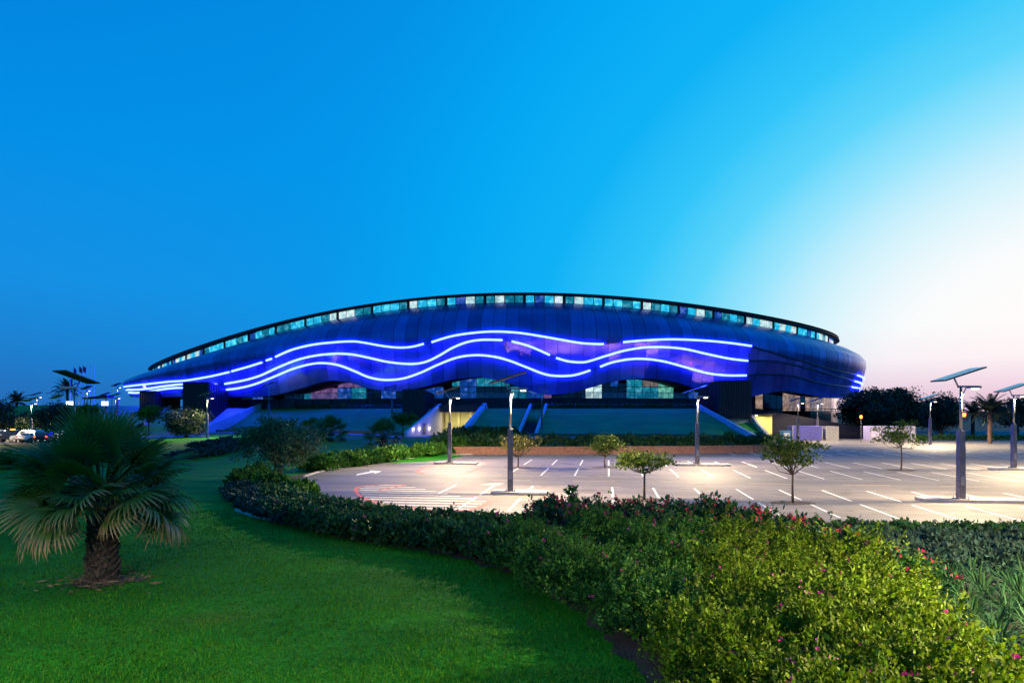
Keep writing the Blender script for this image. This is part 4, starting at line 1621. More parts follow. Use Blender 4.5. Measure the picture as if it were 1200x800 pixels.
# long hedge on the retaining wall, one clipped thing
rgh = np.random.default_rng(3)
nL = 15000
ux = rgh.uniform(0, 1, nL)
wp = np.array(walk)
wd = np.r_[0, np.cumsum(np.hypot(*np.diff(wp, axis=0).T))]
hx, hy = np.interp(ux * wd[-1], wd, wp[:, 0]), np.interp(ux * wd[-1], wd, wp[:, 1])
hz = .9 + rgh.uniform(0, 1, nL) ** .7 * (1.15 + .22 * np.sin(ux * 61) + .12 * np.sin(ux * 173))
hP = np.stack([hx + rgh.normal(0, .1, nL), hy + .45 + rgh.uniform(0, 1.6, nL), hz], 1)
ht = thing('hedge', 'long dark green hedge on top of the brown brick retaining wall', 'hedge', (0, 0, 0))
link('foliage', leaf_mesh('long_hedge_foliage', hP, rgh.normal(0, 1, hP.shape) + [0, -.2, .4], np.full(nL, .26), M['leaf_dark'], .65), ht)
# low hedge line at the top of the bank
for nm, P_, lab in (('hedge', TOPR[2:], 'thin clipped hedge along the top edge of the bank right of the tunnel'), ('hedge', TOPL[4:], 'thin clipped hedge along the top edge of the bank left of the tunnel')):
    q = np.array(resample(P_, 300))
    k = rgh.integers(0, 300, 5000)
    hP = np.stack([q[k, 0] + rgh.normal(0, .3, 5000), q[k, 1] + .7 + rgh.uniform(0, .8, 5000), ZT + rgh.uniform(-.1, .75, 5000)], 1)
    link('foliage', leaf_mesh('bank_hedge_foliage', hP, rgh.normal(0, 1, hP.shape), np.full(5000, .3), M['leaf_dark'], .7), tag(thing(nm, lab, 'hedge'), lab, 'hedge'))

# left of the lawn: beds and strips by the parked cars
for i, (px, py) in enumerate([(212, 537), (224, 535), (238, 534), (250, 533), (262, 531), (274, 529), (281, 525), (268, 524), (252, 526), (236, 528)]):
    p = at(px, py, .2)
    put_shrub(low[i % 2], 'ground_cover_plant', 'low grey green plant in the tongue shaped bed behind the fan palm', (p.x, p.y, g1(p.x, p.y)), 'plants in the tongue shaped bed', sx=1.5, sz=1.2, cat='plant')


def ground_patch(upper, lower, m, name, dz):
    """strip between two lines seen in the photograph, laid on the ground"""
    U = resample([at(a, b, .25)[:2] for a, b in upper], 40)
    Lw = resample([at(a, b, .25)[:2] for a, b in lower], 40)
    vs = []
    for a, b in zip(U, Lw):
        for q in range(5):
            x, y = a[0] + (b[0] - a[0]) * q / 4, a[1] + (b[1] - a[1]) * q / 4
            vs.append((x, y, g1(x, y) + dz))
    return struct(MB().add(vs, [(i * 5 + k, i * 5 + k + 1, i * 5 + 6 + k, i * 5 + 5 + k) for i in range(39) for k in range(4)]).build(name, M[m]))


ground_patch([(-60, 524), (48, 522), (75, 522.5)], [(-60, 535), (52, 532), (75, 530)], 'lawn_dry', 'dry_verge', .05)
ground_patch([(-80, 537), (60, 533.2), (150, 530.5)], [(-80, 541), (60, 536), (150, 532.5)], 'path', 'footpath', .07)
ground_patch([(-80, 517), (80, 516), (245, 512)], [(-80, 523), (75, 521.5), (245, 517)], 'asphalt', 'road', .06)
ground_patch([(-80, 541.5), (60, 537), (120, 535)], [(-80, 546), (60, 541), (120, 538.5)], 'lawn_dry', 'dry_verge', .05)
for i, (x, yy) in enumerate([(-49, 62), (-46.6, 62.5), (-44.5, 63), (-42.5, 63.4), (-51, 60), (-40.5, 63.8), (-47.5, 59.5), (-44.8, 60), (-42.2, 60.5)]):
    put_shrub(kerb_s[i % 3], 'shrub', 'mid green shrub in the bed between path and lawn behind the fan palm', (x, yy, g1(x, yy)), 'shrubs between path and lawn', sx=1.2, sz=.9)

# ------------------------------------------------------------------ trees


def crown_points(rg, n, cw, ch, zc_, clumps, cr, flat=.0, shell=.45):
    u = rg.normal(size=(clumps, 3))
    u /= np.linalg.norm(u, axis=1, keepdims=True)
    u *= rg.uniform(shell, 1.0, clumps)[:, None] ** .8
    c = u * [cw / 2 - cr * .5, cw / 2 - cr * .5, ch / 2 - cr * .35]
    k = rg.integers(0, clumps, n)
    P = c[k] + np.clip(rg.normal(0, 1, (n, 3)), -1.5, 1.5) * cr * np.array([.62, .62, .24 if flat else .5]) * rg.uniform(.6, 1.2, clumps)[k][:, None]
    P[:, 2] += zc_
    return P, c + [0, 0, zc_]


def make_tree(name, label, loc, h, cw, ch, m, n=5000, size=.16, clumps=34, cr=.55, trunk_r=.09, seed=1, flat=False, group=None, stems=1, cat='tree', shell=.45):
    rg = np.random.default_rng(seed)
    t = thing(name, label, cat, loc, 0, group)
    zc_ = h - ch / 2
    P, C = crown_points(rg, n, cw, ch, zc_, clumps, cr, flat, shell)
    D = rg.normal(0, 1, P.shape) + [0, 0, .2]
    link('crown', leaf_mesh(name + '_crown', P, D, np.full(n, size), m, .6, .25, rg), t)
    mb = MB()
    fork = max(h - ch * .95, h * .28)
    for s in range(stems):
        dx, dy = (rg.uniform(-.25, .25), rg.uniform(-.2, .2)) if stems > 1 else (0, 0)
        wob = rg.normal(0, .04 * h / 4, 2)
        mb.tube([(dx, dy, -.1), (dx + wob[0], dy + wob[1], fork * .55), (dx * 1.6, dy * 1.6, fork)], [trunk_r * 1.25, trunk_r, trunk_r * .85], 8)
        for q in rg.choice(len(C), min(len(C), max(7, 16 // stems)), replace=False):
            c = C[q]
            mid = np.array([dx * 1.6, dy * 1.6, fork]) * .5 + c * .5 + [0, 0, -.12 * ch] + rg.normal(0, .06, 3)
            mb.tube([(dx * 1.6, dy * 1.6, fork - .05), tuple(mid), tuple(c)], [trunk_r * .55, trunk_r * .33, trunk_r * .1], 5)
    mb.build('trunk', M['bark'], t, True)
    return t


def soil_ring(p, r):
    # planting square of the sapling, edged in concrete
    o_ = MB().sheet([(r * math.cos(a) * 1.25, r * math.sin(a) * .8) for a in np.linspace(0, 6.28, 15)[:-1]], 0).build('tree_pit', M['soil'], lot)
    o_.location = (p.x, p.y, .037)


sap = 'small lot trees'
for px, py, h, cw, ch, m, lab, sd, n in (
        (929, 589.5, 3.95, 3.5, 2.5, 'leaf_mid', 'slender lot tree with open layered crown nearest the red flowered shrubs', 2, 3400),
        (755, 586, 2.95, 3.0, 1.5, 'leaf_mid', 'small umbrella crowned lot tree rising behind the red flowered shrubs', 3, 2600),
        (709, 548, 3.2, 3.2, 2.3, 'leaf_mid', 'small round crowned lot tree in the row before the brick wall', 4, 2300),
        (1056, 551, 4.3, 4.4, 2.5, 'leaf_mid', 'forked lot tree with wide flat crown in the right stall row', 5, 3000),
        (607, 548, 3.1, 3.4, 2.2, 'leaf_yellow', 'thin lot tree with sparse yellowing leaves beside a lit lamp', 6, 1500)):
    p = at(px, py)
    make_tree('lot_tree', lab, (p.x, p.y, .03), h, cw * 1.18, ch, M['leaf_olive' if m == 'leaf_mid' else m], int(n * .8), .16, 26, .62, .06, sd, True, sap, 1, shell=.25)
    soil_ring(p, 1.0)
p = at(474, 513, .9)
make_tree('lot_tree', 'small bright green tree on the lawn beside the tunnel mouth', (-16.6, 104, 1), 4.1, 4.2, 2.3, M['leaf_mid'], 1800, .26, 24, .6, .08, 8, True)
p = at(325, 560)
make_tree('leafy_tree', 'wide many stemmed leafy tree at the round end of the hedge', (p.x, p.y, 0), 4.7, 7.2, 4.0, M['leaf_grey'], 13000, .17, 75, .62, .11, 9, False, None, 3, shell=.3)
make_tree('leafy_tree', 'dark round tree in front of the far stair towers', (-50.5, 106, .6), 5.0, 7.5, 4.4, M['leaf_black'], 6000, .3, 50, .9, .15, 10)
make_tree('leafy_tree', 'lime green lamplit tree behind the dark round tree', (-66, 124, .6), 5.8, 5.0, 3.5, M['leaf_lime'], 2500, .32, 30, .8, .12, 11)
make_tree('leafy_tree', 'dark tree on the left edge behind the parked cars', (-83, 108, .4), 6.8, 9, 6.2, M['leaf_black'], 5000, .36, 50, 1.1, .2, 12)
make_tree('leafy_tree', 'broad dark tree behind the parked pickup and the lit lamp', (-92, 128, .4), 4.6, 8, 4.2, M['leaf_black'], 3500, .36, 40, 1.0, .2, 13)
make_tree('leafy_tree', 'dark bushy tree behind the fan palm on the green hillside', (-76, 114, .4), 5.8, 7.5, 5.2, M['leaf_black'], 5000, .34, 45, 1.0, .2, 14)
make_tree('leafy_tree', 'yellow green lit tree beside the flagpoles', (-70, 112, .4), 6.0, 4.4, 3.6, M['leaf_lime'], 2200, .3, 26, .7, .1, 15)
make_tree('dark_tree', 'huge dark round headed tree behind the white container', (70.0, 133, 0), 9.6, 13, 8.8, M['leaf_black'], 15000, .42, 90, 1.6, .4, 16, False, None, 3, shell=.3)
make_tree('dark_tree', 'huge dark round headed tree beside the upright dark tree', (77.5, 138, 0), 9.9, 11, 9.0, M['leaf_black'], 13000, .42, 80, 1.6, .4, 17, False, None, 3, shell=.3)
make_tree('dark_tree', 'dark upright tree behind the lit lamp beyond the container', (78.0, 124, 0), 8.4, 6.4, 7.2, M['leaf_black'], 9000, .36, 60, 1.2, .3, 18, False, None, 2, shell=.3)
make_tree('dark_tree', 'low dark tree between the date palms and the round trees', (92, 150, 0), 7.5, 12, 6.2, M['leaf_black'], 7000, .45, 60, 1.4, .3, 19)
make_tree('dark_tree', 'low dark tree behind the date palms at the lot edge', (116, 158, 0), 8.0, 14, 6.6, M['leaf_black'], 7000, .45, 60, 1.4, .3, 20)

# ------------------------------------------------------------------ palms
m, nt, b = mat_new('fan_leaf')
N_, L__ = nt.nodes, nt.links
b.inputs['Roughness'].default_value = .45
atr = N_.new('ShaderNodeAttribute')
atr.attribute_name = 'along'
oi = N_.new('ShaderNodeObjectInfo')
su = N_.new('ShaderNodeMath')
su.operation = 'MULTIPLY_ADD'
sep_ = N_.new('ShaderNodeSeparateColor')
L__.new(oi.outputs['Color'], sep_.inputs[0])
L__.new(sep_.outputs[0], su.inputs[0])
su.inputs[1].default_value = .42
L__.new(atr.outputs['Fac'], su.inputs[2])
rp = N_.new('ShaderNodeValToRGB')
ramp_set(rp.color_ramp, [(.2, (.040, .11, .022)), (.75, (.055, .17, .030)), (1.0, (.13, .19, .04)), (1.0, (.13, .19, .04))])
rp.color_ramp.elements[-1].position = 1.0
L__.new(su.outputs[0], rp.inputs[0])
rp2 = N_.new('ShaderNodeMapRange')
rp2.inputs['From Min'].default_value = .98
rp2.inputs['From Max'].default_value = 1.15
L__.new(su.outputs[0], rp2.inputs[0])
mxn = N_.new('ShaderNodeMix')
mxn.data_type = 'RGBA'
L__.new(rp2.outputs[0], mxn.inputs[0])
L__.new(rp.outputs[0], mxn.inputs[6])
mxn.inputs[7].default_value = (.36, .23, .09, 1)
L__.new(mxn.outputs[2], b.inputs['Base Color'])
tr = N_.new('ShaderNodeBsdfTranslucent')
L__.new(mxn.outputs[2], tr.inputs[0])
ms = N_.new('ShaderNodeMixShader')
ms.inputs[0].default_value = .2
L__.new(b.outputs[0], ms.inputs[1])
L__.new(tr.outputs[0], ms.inputs[2])
L__.new(ms.outputs[0], N_['Material Output'].inputs[0])
M['fan_leaf'] = m
M['petiole'] = mat('petiole', (.06, .10, .03), .5, var=.3)
M['dead_leaf'] = mat('dead_leaf', (.20, .13, .07), .9, var=.35, scale=4, island=True)


def fan_frond(k, droop, seg=30, blade=1.12, stalk=1.3):
    """costapalmate leaf along +X: stalk, then a pleated fan whose tips split and hang"""
    rg = np.random.default_rng(200 + k)
    V, Fs, A = [], [], []

    def put(p, a):
        V.append(p)
        A.append(a)
        return len(V) - 1
    # stalk
    pts = []
    for q in range(5):
        t = q / 4
        pts.append(np.array([stalk * t, 0, -.10 * droop * t * t]))
    for q in range(5):
        w = .035 - .015 * q / 4
        put(pts[q] + [0, w, .01], .15)
        put(pts[q] + [0, -w, .01], .15)
        put(pts[q] + [0, 0, -w], .15)
    for q in range(4):
        i = q * 3
        Fs += [(i, i + 1, i + 4, i + 3), (i + 1, i + 2, i + 5, i + 4), (i + 2, i, i + 3, i + 5)]
    hub = pts[-1]
    sp = R(232)
    for s in range(seg):
        a = -sp / 2 + sp * (s + .5) / seg
        da = sp / seg / 2
        ln = blade * (1 - .28 * abs(a / (sp / 2)) ** 2) * rg.uniform(.88, 1.08)
        hang = droop * rg.uniform(.6, 1.4)
        prev = None
        for q in range(6):
            t = q / 5
            r_ = ln * t
            fall = -.55 * hang * max(0, t - .35) ** 1.6 * ln - .10 * (1 - math.cos(a)) * t * ln + .16 * math.cos(a) * t * ln * (1 - t)
            aa = a
            ww = (math.tan(da) * r_ * 1.02 if t < .52 else math.tan(da) * ln * .52 * (1 - (t - .52) / .48) ** .7) + .003
            dirv = np.array([math.cos(aa), math.sin(aa), 0])
            sd = np.array([-dirv[1], dirv[0], 0])
            c = hub + dirv * r_ * (1 - .12 * hang * t * t) + [0, 0, fall]
            pl = .012 + .02 * t
            l_ = put(c - sd * ww, t)
            m_ = put(c + [0, 0, -pl * (1 - t * .5)], t)
            r2 = put(c + sd * ww, t)
            if prev:
                Fs.append((prev[0], prev[1], m_, l_))
                Fs.append((prev[1], prev[2], r2, m_))
            prev = (l_, m_, r2)
    me = fast_mesh('fan_frond', np.array(V), np.array(Fs), M['fan_leaf'])
    at_ = me.attributes.new('along', 'FLOAT', 'POINT')
    at_.data.foreach_set('value', np.array(A, dtype=np.float32))
    return me


FR = [fan_frond(0, .12), fan_frond(1, .25), fan_frond(2, .45), fan_frond(3, .8), fan_frond(4, 1.3)]
FRS = [fan_frond(10, .5, 16), fan_frond(11, 1.0, 16)]


def fan_palm(label, loc, scale=1.0, nf=70, trunk=2.2, tr_r=.37, meshes=FR, seed=3, group=None, rings=True):
    rg = np.random.default_rng(seed)
    t = thing('fan_palm', label, 'palm tree', loc, 0, group, scale)
    # trunk with overlapping stubs of old leaf stalks
    mb = MB()
    mb.tube([(0, 0, -.05), (0, 0, .25), (0, 0, trunk * .6), (0, 0, trunk + .25)], [tr_r * 1.02, tr_r * .98, tr_r * .86, tr_r * .7], 16)
    nst = 230 if rings else 60
    for i in range(nst):
        z = .06 + (trunk + .1) * (i / nst)
        a = i * 2.39996
        r_ = tr_r * (1.02 - .28 * z / trunk)
        c = Vector((math.cos(a) * r_, math.sin(a) * r_, z))
        out = Vector((math.cos(a), math.sin(a), 0))
        s = Vector((-out.y, out.x, 0)) * .085
        k = rg.uniform(.7, 1.3)
        tip = c + out * .10 * k + Vector((0, 0, .13 * k))
        mb.hexa([c - s - out * .05, c + s - out * .05, c + s + out * .01, c - s + out * .01],
                [tip - s * .6 - out * .03, tip + s * .6 - out * .03, tip + s * .5, tip - s * .5])
    mb.build('trunk', M['palm_bark'], t)
    for i in range(nf):
        q = i / (nf - 1)
        el = 84 - (108 if rings else 112) * q ** (.72 if rings else .9) + rg.normal(0, 7)
        a = i * 2.39996 + rg.normal(0, .15)
        mi = min(len(meshes) - 1, int(q * len(meshes) + rg.uniform(-.4, .4)) if q > 0 else 0)
        o_ = link('frond', meshes[max(0, mi)], t)
        o_.location = (math.cos(a) * .12, math.sin(a) * .12, trunk + .25 - .22 * q + .15)
        s = (.95 + .12 * q) * rg.uniform(.8, 1.1)
        o_.scale = (s, s, s)
        o_.color = (float(np.clip(q ** 1.5 * .95 + rg.normal(0, .12), 0, 1)), 0, 0, 1)
        m_ = Matrix.Rotation(a, 3, 'Z') @ Matrix.Rotation(-R(el), 3, 'Y') @ Matrix.Rotation(rg.normal(0, .5), 3, 'X')
        o_.rotation_euler = m_.to_euler()
    return t


p = at(120, 681)
fan_palm('stout fan palm with rough dark trunk standing alone on the lawn', (p.x, p.y, 0), 1.06)
ring = [(p.x + math.cos(a_) * (.95 + .25 * math.sin(3 * a_ + 1) + .12 * math.sin(7 * a_)), p.y + math.sin(a_) * (.8 + .2 * math.sin(4 * a_)), ) for a_ in np.linspace(0, 2 * math.pi, 40)[:-1]]
struct(MB().sheet(ring, .02).build('bare_soil', M['soil']))
rgl = np.random.default_rng(77)
lit_ = np.stack([p.x + rgl.normal(0, .75, 260), p.y + rgl.normal(0, .6, 260), rgl.uniform(.02, .09, 260)], 1)
stuff(link('leaf_litter', leaf_mesh('leaf_litter', lit_, rgl.normal(0, 1, lit_.shape) * [1, 1, .15], np.full(260, .22), M['dead_leaf'], .18)), 'dry brown leaf litter round the foot of the stout palm', 'leaf litter')
for (px, py, Y, sc_, lab, sd) in ((388, 522, 96, .82, 'squat fan palm on the lawn next to the wide leafy tree', 21), (449, 528, 86, .82, 'squat fan palm on the lawn near the tunnel path', 22), (367, 515, 100, .72, 'smaller fan palm half hidden behind the wide leafy tree', 23)):
    X = (px - 600) / F * Y
    fan_palm(lab, (X, Y, g1(X, Y)), sc_ * 1.35, 36, .85, .34, FRS, sd, None, False)


def date_frond():
    V, Fs = [], []
    ln, nl = 3.4, 22
    for i in range(nl):
        t = .12 + .88 * i / nl
        x, z = ln * t, .9 * t - 1.9 * t * t
        for s in (-1, 1):
            L_ = .75 * math.sin(math.pi * min(1, t * .8 + .15)) + .1
            a = R(52)
            tip = np.array([x + L_ * math.cos(a), s * L_ * math.sin(a), z - .18 * L_])
            b0 = np.array([x, 0, z])
            w = np.array([.04, 0, .02])
            o_ = len(V)
            mid = (b0 + tip) / 2 + [0, 0, .03]
            V += [b0 - w, b0 + w, mid + w, mid - w, tip, tip]
            Fs += [(o_, o_ + 1, o_ + 2, o_ + 3), (o_ + 3, o_ + 2, o_ + 4, o_ + 5)]
    o_ = len(V)
    for q in range(7):
        t = q / 6
        V += [np.array([ln * t, -.03, .9 * t - 1.9 * t * t]), np.array([ln * t, .03, .9 * t - 1.9 * t * t])]
    Fs += [(o_ + 2 * q, o_ + 2 * q + 1, o_ + 2 * q + 3, o_ + 2 * q + 2) for q in range(6)]
    return fast_mesh('date_frond', np.array(V), np.array(Fs), M['leaf_black'])


DF = date_frond()


def date_palm(label, loc, trunk, s, seed):
    rg = np.random.default_rng(seed)
    t = thing('date_palm', label, 'palm tree', loc, 0, 'feather leaved date palms')
    mb = MB()
    n = 9
    mb.tube([(0, 0, trunk * i / n) for i in range(n + 1)], [.30 + .04 * (i % 2) for i in range(n + 1)], 9)
    mb.build('trunk', M['palm_bark'], t)
    for i in range(38):
        o_ = link('frond', DF, t)
        a, el = i * 2.39996, 78 - 105 * i / 37 + rg.normal(0, 5)
        o_.location = (0, 0, trunk)
        o_.scale = (s,) * 3
        o_.rotation_euler = (Matrix.Rotation(a, 3, 'Z') @ Matrix.Rotation(-R(el), 3, 'Y')).to_euler()
    return t


for px, Y, tr_, s, lab in ((1160, 106, 4.9, 1.0, 'date palm with full dark crown right of the dark trees'), (1140, 128, 4.5, .9, 'date palm half hidden behind the full crowned palm'), (1192, 124, 5.0, .9, 'date palm behind the right hand lamp'),
                           (79, 190, 9.0, 1.1, 'date palm on the hilltop forecourt beside the flagpoles'), (20, 185, 5.5, 1.0, 'low date palm on the hilltop near the unlit lamps')):
    X = (px - 600) / F * Y
    date_palm(lab, (X, Y, 0 if px > 500 else 2.0), tr_, s, px)

# ------------------------------------------------------------------ hilltop forecourt on the left, flagpoles
hill = [(-230, 150, .3), (-160, 145, .3), (-110, 148, .3), (-86, 152, .3), (-86, 172, 6.2), (-110, 172, 6.6), (-160, 170, 6.2), (-230, 172, 6.0), (-86, 240, 6.3), (-230, 260, 6.2)]
struct(MB().add(hill, [(0, 1, 6, 7), (1, 2, 5, 6), (2, 3, 4, 5), (7, 6, 5, 4, 8, 9)]).build('hillside', M['lawn_bank']))
for k, (px, top) in enumerate(((82, 429), (86, 429.5), (92.5, 428), (97, 427.5), (101.5, 427), (106, 425.5), (110, 425.5))):
    Y = 180
    X = (px - 600) / F * Y
    zt = HC + (HY - top) / F * Y
    fl = {1: 'flag_blue', 2: 'flag_red', 3: 'flag_red'}.get(k)
    t = thing('flagpole', {1: 'white flagpole flying a dark blue flag', 2: 'white flagpole flying a red flag', 3: 'white flagpole flying a red flag'}.get(k, 'bare white flagpole on the hilltop forecourt'), 'flagpole', (X, Y, 6.2), 0, 'row of flagpoles')
    MB().tube([(0, 0, 0), (0, 0, zt - 6.2)], [.14, .07], 8).build('pole', M['white_pole'], t)
    MB().tube([(0, 0, 0), (0, 0, .3)], .3, 8).build('base', M['concrete'], t)
    if fl:
        vs = []
        for i in range(6):
            for j in range(3):
                vs.append((.1 + i * .17 * .8, .12 * math.sin(i * 1.5), zt - 6.4 - .5 * i * .22 - j * .75))
        MB().add(vs, [(i * 3 + j, i * 3 + j + 1, (i + 1) * 3 + j + 1, (i + 1) * 3 + j) for i in range(5) for j in range(2)]).build('flag', M[fl], t)
for k, (px, w) in enumerate(((79.5, 1.0), (84, .8), (121, 1.1), (125, .9))):
    X = (px - 600) / F * 178
    t = thing('light_box', 'small lit white kiosk panel beside the flagpoles', 'kiosk', (X, 178, 6.2), 0, 'lit kiosk panels')
    MB().box((0, 0, .8), (w * .7, .3, 1.3)).build('lit_face', M['lens_white'], t)
    MB().box((0, 0, .07), (w + .2, .5, .14)).build('base', M['frame'], t)
shel = thing('shelter', 'dark flat roofed shelter on the hilltop beside lit lamps', 'shelter', (-100, 165, 5.6))
MB().hexa([(-3, -1.5, 2.4), (3, -1.5, 2.6), (3, 1.5, 2.6), (-3, 1.5, 2.4)], [(-3, -1.5, 2.7), (3, -1.5, 3.4), (3, 1.5, 3.4), (-3, 1.5, 2.7)]).build('roof', M['dark_metal'], shel)
for sx in (-2.6, 2.6):
    for sy in (-1.2, 1.2):
        MB().tube([(sx, sy, 0), (sx, sy, 2.5)], .08, 6).build('post', M['dark_metal'], shel)

# ------------------------------------------------------------------ cars


def make_car(name, label, loc, rz, paint, kind='suv', tail=False, bar=False):
    t = thing(name, label, 'car', loc, rz, 'cars parked by the road')
    L_, Wd = (4.7, 1.85)
    if kind == 'suv':
        low = [(-2.35, .45), (-2.35, .95), (-2.25, 1.05), (-1.0, 1.08), (.9, 1.08), (2.15, .95), (2.35, .75), (2.35, .42)]
        cab = [(-2.2, 1.06), (-2.0, 1.72), (-1.7, 1.82), (.1, 1.82), (.45, 1.72), (1.05, 1.07)]
    elif kind == 'sedan':
        low = [(-2.3, .42), (-2.3, .88), (-2.1, .98), (-1.3, 1.0), (.9, .98), (2.05, .82), (2.3, .62), (2.3, .4)]
        cab = [(-1.75, .98), (-1.15, 1.4), (-.8, 1.47), (.15, 1.47), (.4, 1.42), (1.1, .97)]
    else:
        low = [(-2.5, .5), (-2.5, 1.05), (-2.4, 1.1), (-.6, 1.1), (1.0, 1.1), (2.2, 1.0), (2.45, .8), (2.45, .45)]
        cab = [(-.75, 1.09), (-.65, 1.72), (-.4, 1.8), (.4, 1.8), (.6, 1.72), (1.15, 1.09)]

    def ext(prof, w0, w1):
        n = len(prof)
        zs = [p[1] for p in prof]
        mb = MB()
        vs = []
        for s in (-1, 1):
            for x, z in prof:
                w = w0 + (w1 - w0) * (z - min(zs)) / (max(zs) - min(zs))
                vs.append((x, s * w / 2, z))
        return mb.add(vs, [tuple(range(n)), tuple(range(2 * n - 1, n - 1, -1))] + [(i, n + i, n + (i + 1) % n, (i + 1) % n) for i in range(n)])
    body = ext(low, Wd - .02, Wd - .08).build('body', paint, t)
    cabo = ext(cab, Wd - .12, Wd - .5).build('cabin', paint, t)
    zl, zh = cab[0][1] + .08, cab[2][1] - .12
    for s in (-1, 1):
        f_ = lambda z: (Wd - .12 + (-.38) * (z - cab[0][1]) / (cab[2][1] - cab[0][1])) / 2 + .012
        x0, x1 = cab[0][0] + .35, cab[-1][0] - .35
        xm = (x0 + x1) / 2
        for a, c in ((x0, xm - .06), (xm + .06, x1)):
            MB().hexa([(a, s * (f_(zl) - .03), zl), (c, s * (f_(zl) - .03), zl), (c, s * f_(zl), zl), (a, s * f_(zl), zl)],
                      [(a + (.12 if a == x0 else 0), s * (f_(zh) - .03), zh), (c - (.25 if c == x1 else 0), s * (f_(zh) - .03), zh), (c - (.25 if c == x1 else 0), s * f_(zh), zh), (a + (.12 if a == x0 else 0), s * f_(zh), zh)]).build('side_window', M['car_glass'], cabo)
    for (xa, za), (xb, zb_), nm in ((cab[-1], cab[-2], 'windscreen'), (cab[0], cab[1], 'rear_window')):
        sg = 1 if nm == 'windscreen' else -1
        w0, w1 = Wd / 2 - .14, Wd / 2 - .28
        MB().hexa([(xa, -w0, za + .06), (xa, w0, za + .06), (xa + sg * .03, w0, za + .06), (xa + sg * .03, -w0, za + .06)],
                  [(xb, -w1, zb_ - .04), (xb, w1, zb_ - .04), (xb + sg * .03, w1, zb_ - .04), (xb + sg * .03, -w1, zb_ - .04)]).build(nm, M['car_glass'], cabo)
    for sx in (-1.45, 1.45):
        for s in (-1, 1):
            y0 = s * (Wd / 2 - .1)
            wh = MB().tube([(sx, y0 - .11, .34), (sx, y0 + .11, .34)], .34, 16).build('wheel', M['rubber'], t)
            MB().tube([(sx, y0 + s * .10, .34), (sx, y0 + s * .125, .34)], .2, 12).build('rim', M['pole'], wh)
    for s in (-1, 1):
        MB().box((low[-2][0] - .03, s * .65, .78), (.12, .34, .16)).build('headlight', M['lens_off'], t)
        MB().box((low[0][0] + .01, s * .72, .86), (.08, .22, .24)).build('tail_light', M['lens_red'] if tail else M['red_paint'], t)
    MB().box((low[0][0] - .02, 0, .5), (.14, Wd - .1, .2)).build('rear_bumper', M['frame'], t)
    MB().box((low[-1][0] + .02, 0, .5), (.14, Wd - .1, .2)).build('front_bumper', M['frame'], t)
    if bar:
        MB().box((0, 0, cab[2][1] + .08), (.3, 1.2, .14)).build('light_bar', M['lens_orange'], t)
    return t


for k, (px, py, rz, pnt, kind, tail, bar, lab) in enumerate((
        (2, 518.5, 20, 'silver_paint', 'suv', False, False, 'silver car parked at the far end of the car row'),
        (15, 519.5, 200, 'dark_paint', 'pickup', False, True, 'dark pickup with glowing orange light bar'),
        (33, 520, 165, 'silver_paint', 'suv', False, False, 'silver estate car parked beside the dark pickup'),
        (42, 520, 70, 'white_paint', 'sedan', False, False, 'white saloon parked between the silver estate and the red tail lights'),
        (53, 520, 110, 'dark_paint', 'sedan', True, False, 'dark saloon with glowing red tail lights'),
        (76, 518, 170, 'silver_paint', 'sedan', False, False, 'silver saloon hidden behind the fan palm fronds'))):
    p = at(px, py, .3)
    make_car('parked_car', lab, (p.x, p.y, g1(p.x, p.y) + .12), R(rz), M[pnt], kind, tail, bar)

# ------------------------------------------------------------------ containers, kiosk, barrier, beacons right of the arena


def container(name, label, x, y, w, d, h, paint, cat='container', door_=True, rz=0):
    t = thing(name, label, cat, (x, y, .03), rz)
    MB().box((0, 0, h / 2), (w, d, h)).build('body', paint, t)
    mb = MB()
    k = int(w / .3)
    for i in range(k):
        mb.box((-w / 2 + w * (i + .5) / k, -d / 2 - .03, h / 2), (.14, .06, h - .3))
    stuff(mb.build('corrugation', paint, t))
    for sx in (-1, 1):
        MB().box((sx * (w / 2 - .06), -d / 2 - .045, h / 2), (.12, .09, h - .02)).build('corner_post', M['grey_paint'], t)
    MB().box((0, -d / 2 - .045, h - .08), (w - .26, .09, .14)).build('top_rail', paint, t)
    return t


container('container', 'blue steel container against the dark arena wall', 50.8, 118.6, 5.2, 2.4, 2.5, M['blue_paint'])
container('shutter_box', 'grey shuttered cabin next to the blue container', 55.2, 118.8, 2.2, 2.2, 2.4, M['grey_paint'], 'cabin')
container('container', 'white steel container in front of the dark round trees', 64.6, 117, 7.6, 2.4, 2.5, M['lilac_paint'])
t = thing('kiosk', 'small light blue kiosk with white front beside the doorway', 'kiosk', (46.6, 116.5, .03))
MB().box((0, 0, .8), (1.4, 1.2, 1.6)).build('body', M['cyan_paint'], t)
MB().box((0, -.63, .75), (.95, .05, 1.2)).build('front_panel', M['white_paint'], t)
MB().box((0, 0, 1.65), (1.6, 1.4, .1)).build('roof', M['cyan_paint'], t)
for k, px in enumerate((899, 911)):
    p = at(px, 528.5)
    t = thing('hoop_barrier', 'red steel hoop barrier at the hedge end of the brick wall', 'barrier', (p.x, p.y, .03), R(20 * k), 'red hoop barriers')
    MB().tube([(-.5, 0, 0), (-.5, 0, 1.0), (-.42, 0, 1.1), (.42, 0, 1.1), (.5, 0, 1.0), (.5, 0, 0)], .06, 8).build('hoop', M['red_paint'], t)
    MB().tube([(-.5, 0, .5), (.5, 0, .5)], .035, 6).build('cross_bar', M['red_paint'], t)
    for sx in (-.5, .5):
        MB().tube([(sx, 0, 0), (sx, 0, .05)], .14, 8).build('foot', M['pole_base'], t)
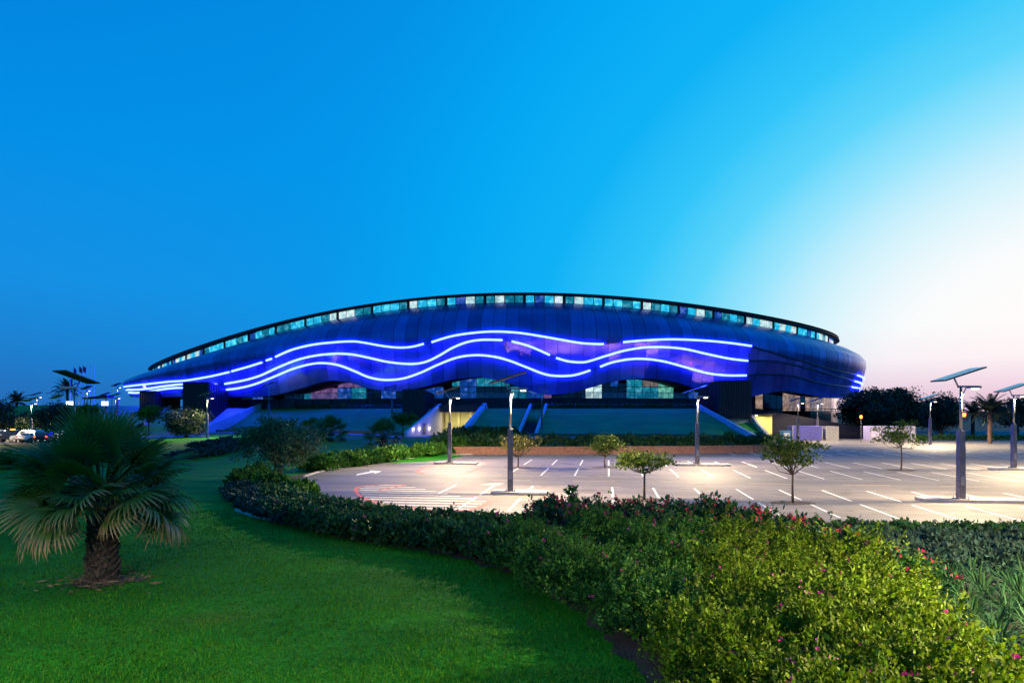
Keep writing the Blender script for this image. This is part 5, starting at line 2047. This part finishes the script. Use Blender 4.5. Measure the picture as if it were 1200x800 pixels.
for px, py, Y, lab in ((1009, 490, 110, 'amber beacon on a thin post beside the white container'), (1130, 488, 96, 'amber beacon on a thin post behind the long island lamp')):
    p = Vector(((px - 600) / F * Y, Y, HC + (HY - py) / F * Y))
    t = thing('beacon', lab, 'beacon', (p.x, p.y, 0), 0, 'amber beacons')
    MB().tube([(0, 0, 0), (0, 0, p.z)], .05, 6).build('post', M['pole_base'], t)
    MB().tube([(0, 0, p.z), (0, 0, p.z + .12), (0, 0, p.z + .4), (0, 0, p.z + .5)], [.14, .2, .2, .1], 10).build('lamp', M['lens_orange'], t)
# low wall and verge hedge at the far right
bwall = MB().box((95, 132, .6), (70, .3, 1.2)).build('boundary_wall', M['concrete'])
tag(bwall, 'pale boundary wall under the date palms', 'wall')
nL = 5000
hP = np.stack([rgh.uniform(68, 112, nL), 118 + rgh.uniform(0, 1.5, nL), rgh.uniform(0, .9, nL)], 1)
link('foliage', leaf_mesh('verge_hedge_foliage', hP, rgh.normal(0, 1, hP.shape), np.full(nL, .3), M['leaf_mid'], .65), thing('hedge', 'low hedge along the far edge of the lot under the date palms', 'hedge'))

# ------------------------------------------------------------------ grass blades on the near lawn
nb = 170000
q = rng.uniform(0, 1, nb)
gy = 10.5 + 24 * q ** 1.6
gx = rng.uniform(-1, 1, nb) * .82 * gy
edge = np.interp(gy, [8, 10.5, 13, 15.5, 18.3, 22.5, 25.6, 33, 35], [3.2, 2.9, 2.6, 1.9, .9, -1.1, -3.8, -12.4, -14])
keep = gx < edge + rng.normal(0, .25, nb) - .1
gx, gy = gx[keep], gy[keep]
nb = len(gx)
a = rng.uniform(0, 2 * np.pi, nb)
hgt = rng.uniform(.03, .075, nb) * (1 + .25 * np.sin(gx * 1.1) * np.sin(gy * .8))
w = rng.uniform(.006, .012, nb) * (1 + gy / 30)
b0 = np.stack([gx, gy, np.zeros(nb)], 1)
s = np.stack([np.cos(a), np.sin(a), np.zeros(nb)], 1) * w[:, None]
tip = b0 + np.stack([rng.normal(0, .025, nb), rng.normal(0, .025, nb), hgt], 1)
V = np.stack([b0 - s, b0 + s, tip], 1).reshape(-1, 3)
Fc = np.arange(nb * 3).reshape(-1, 3)
stuff(link('grass', fast_mesh('grass', V, Fc, M['grass_blade'])), 'short mown green grass on the near lawn', 'grass')
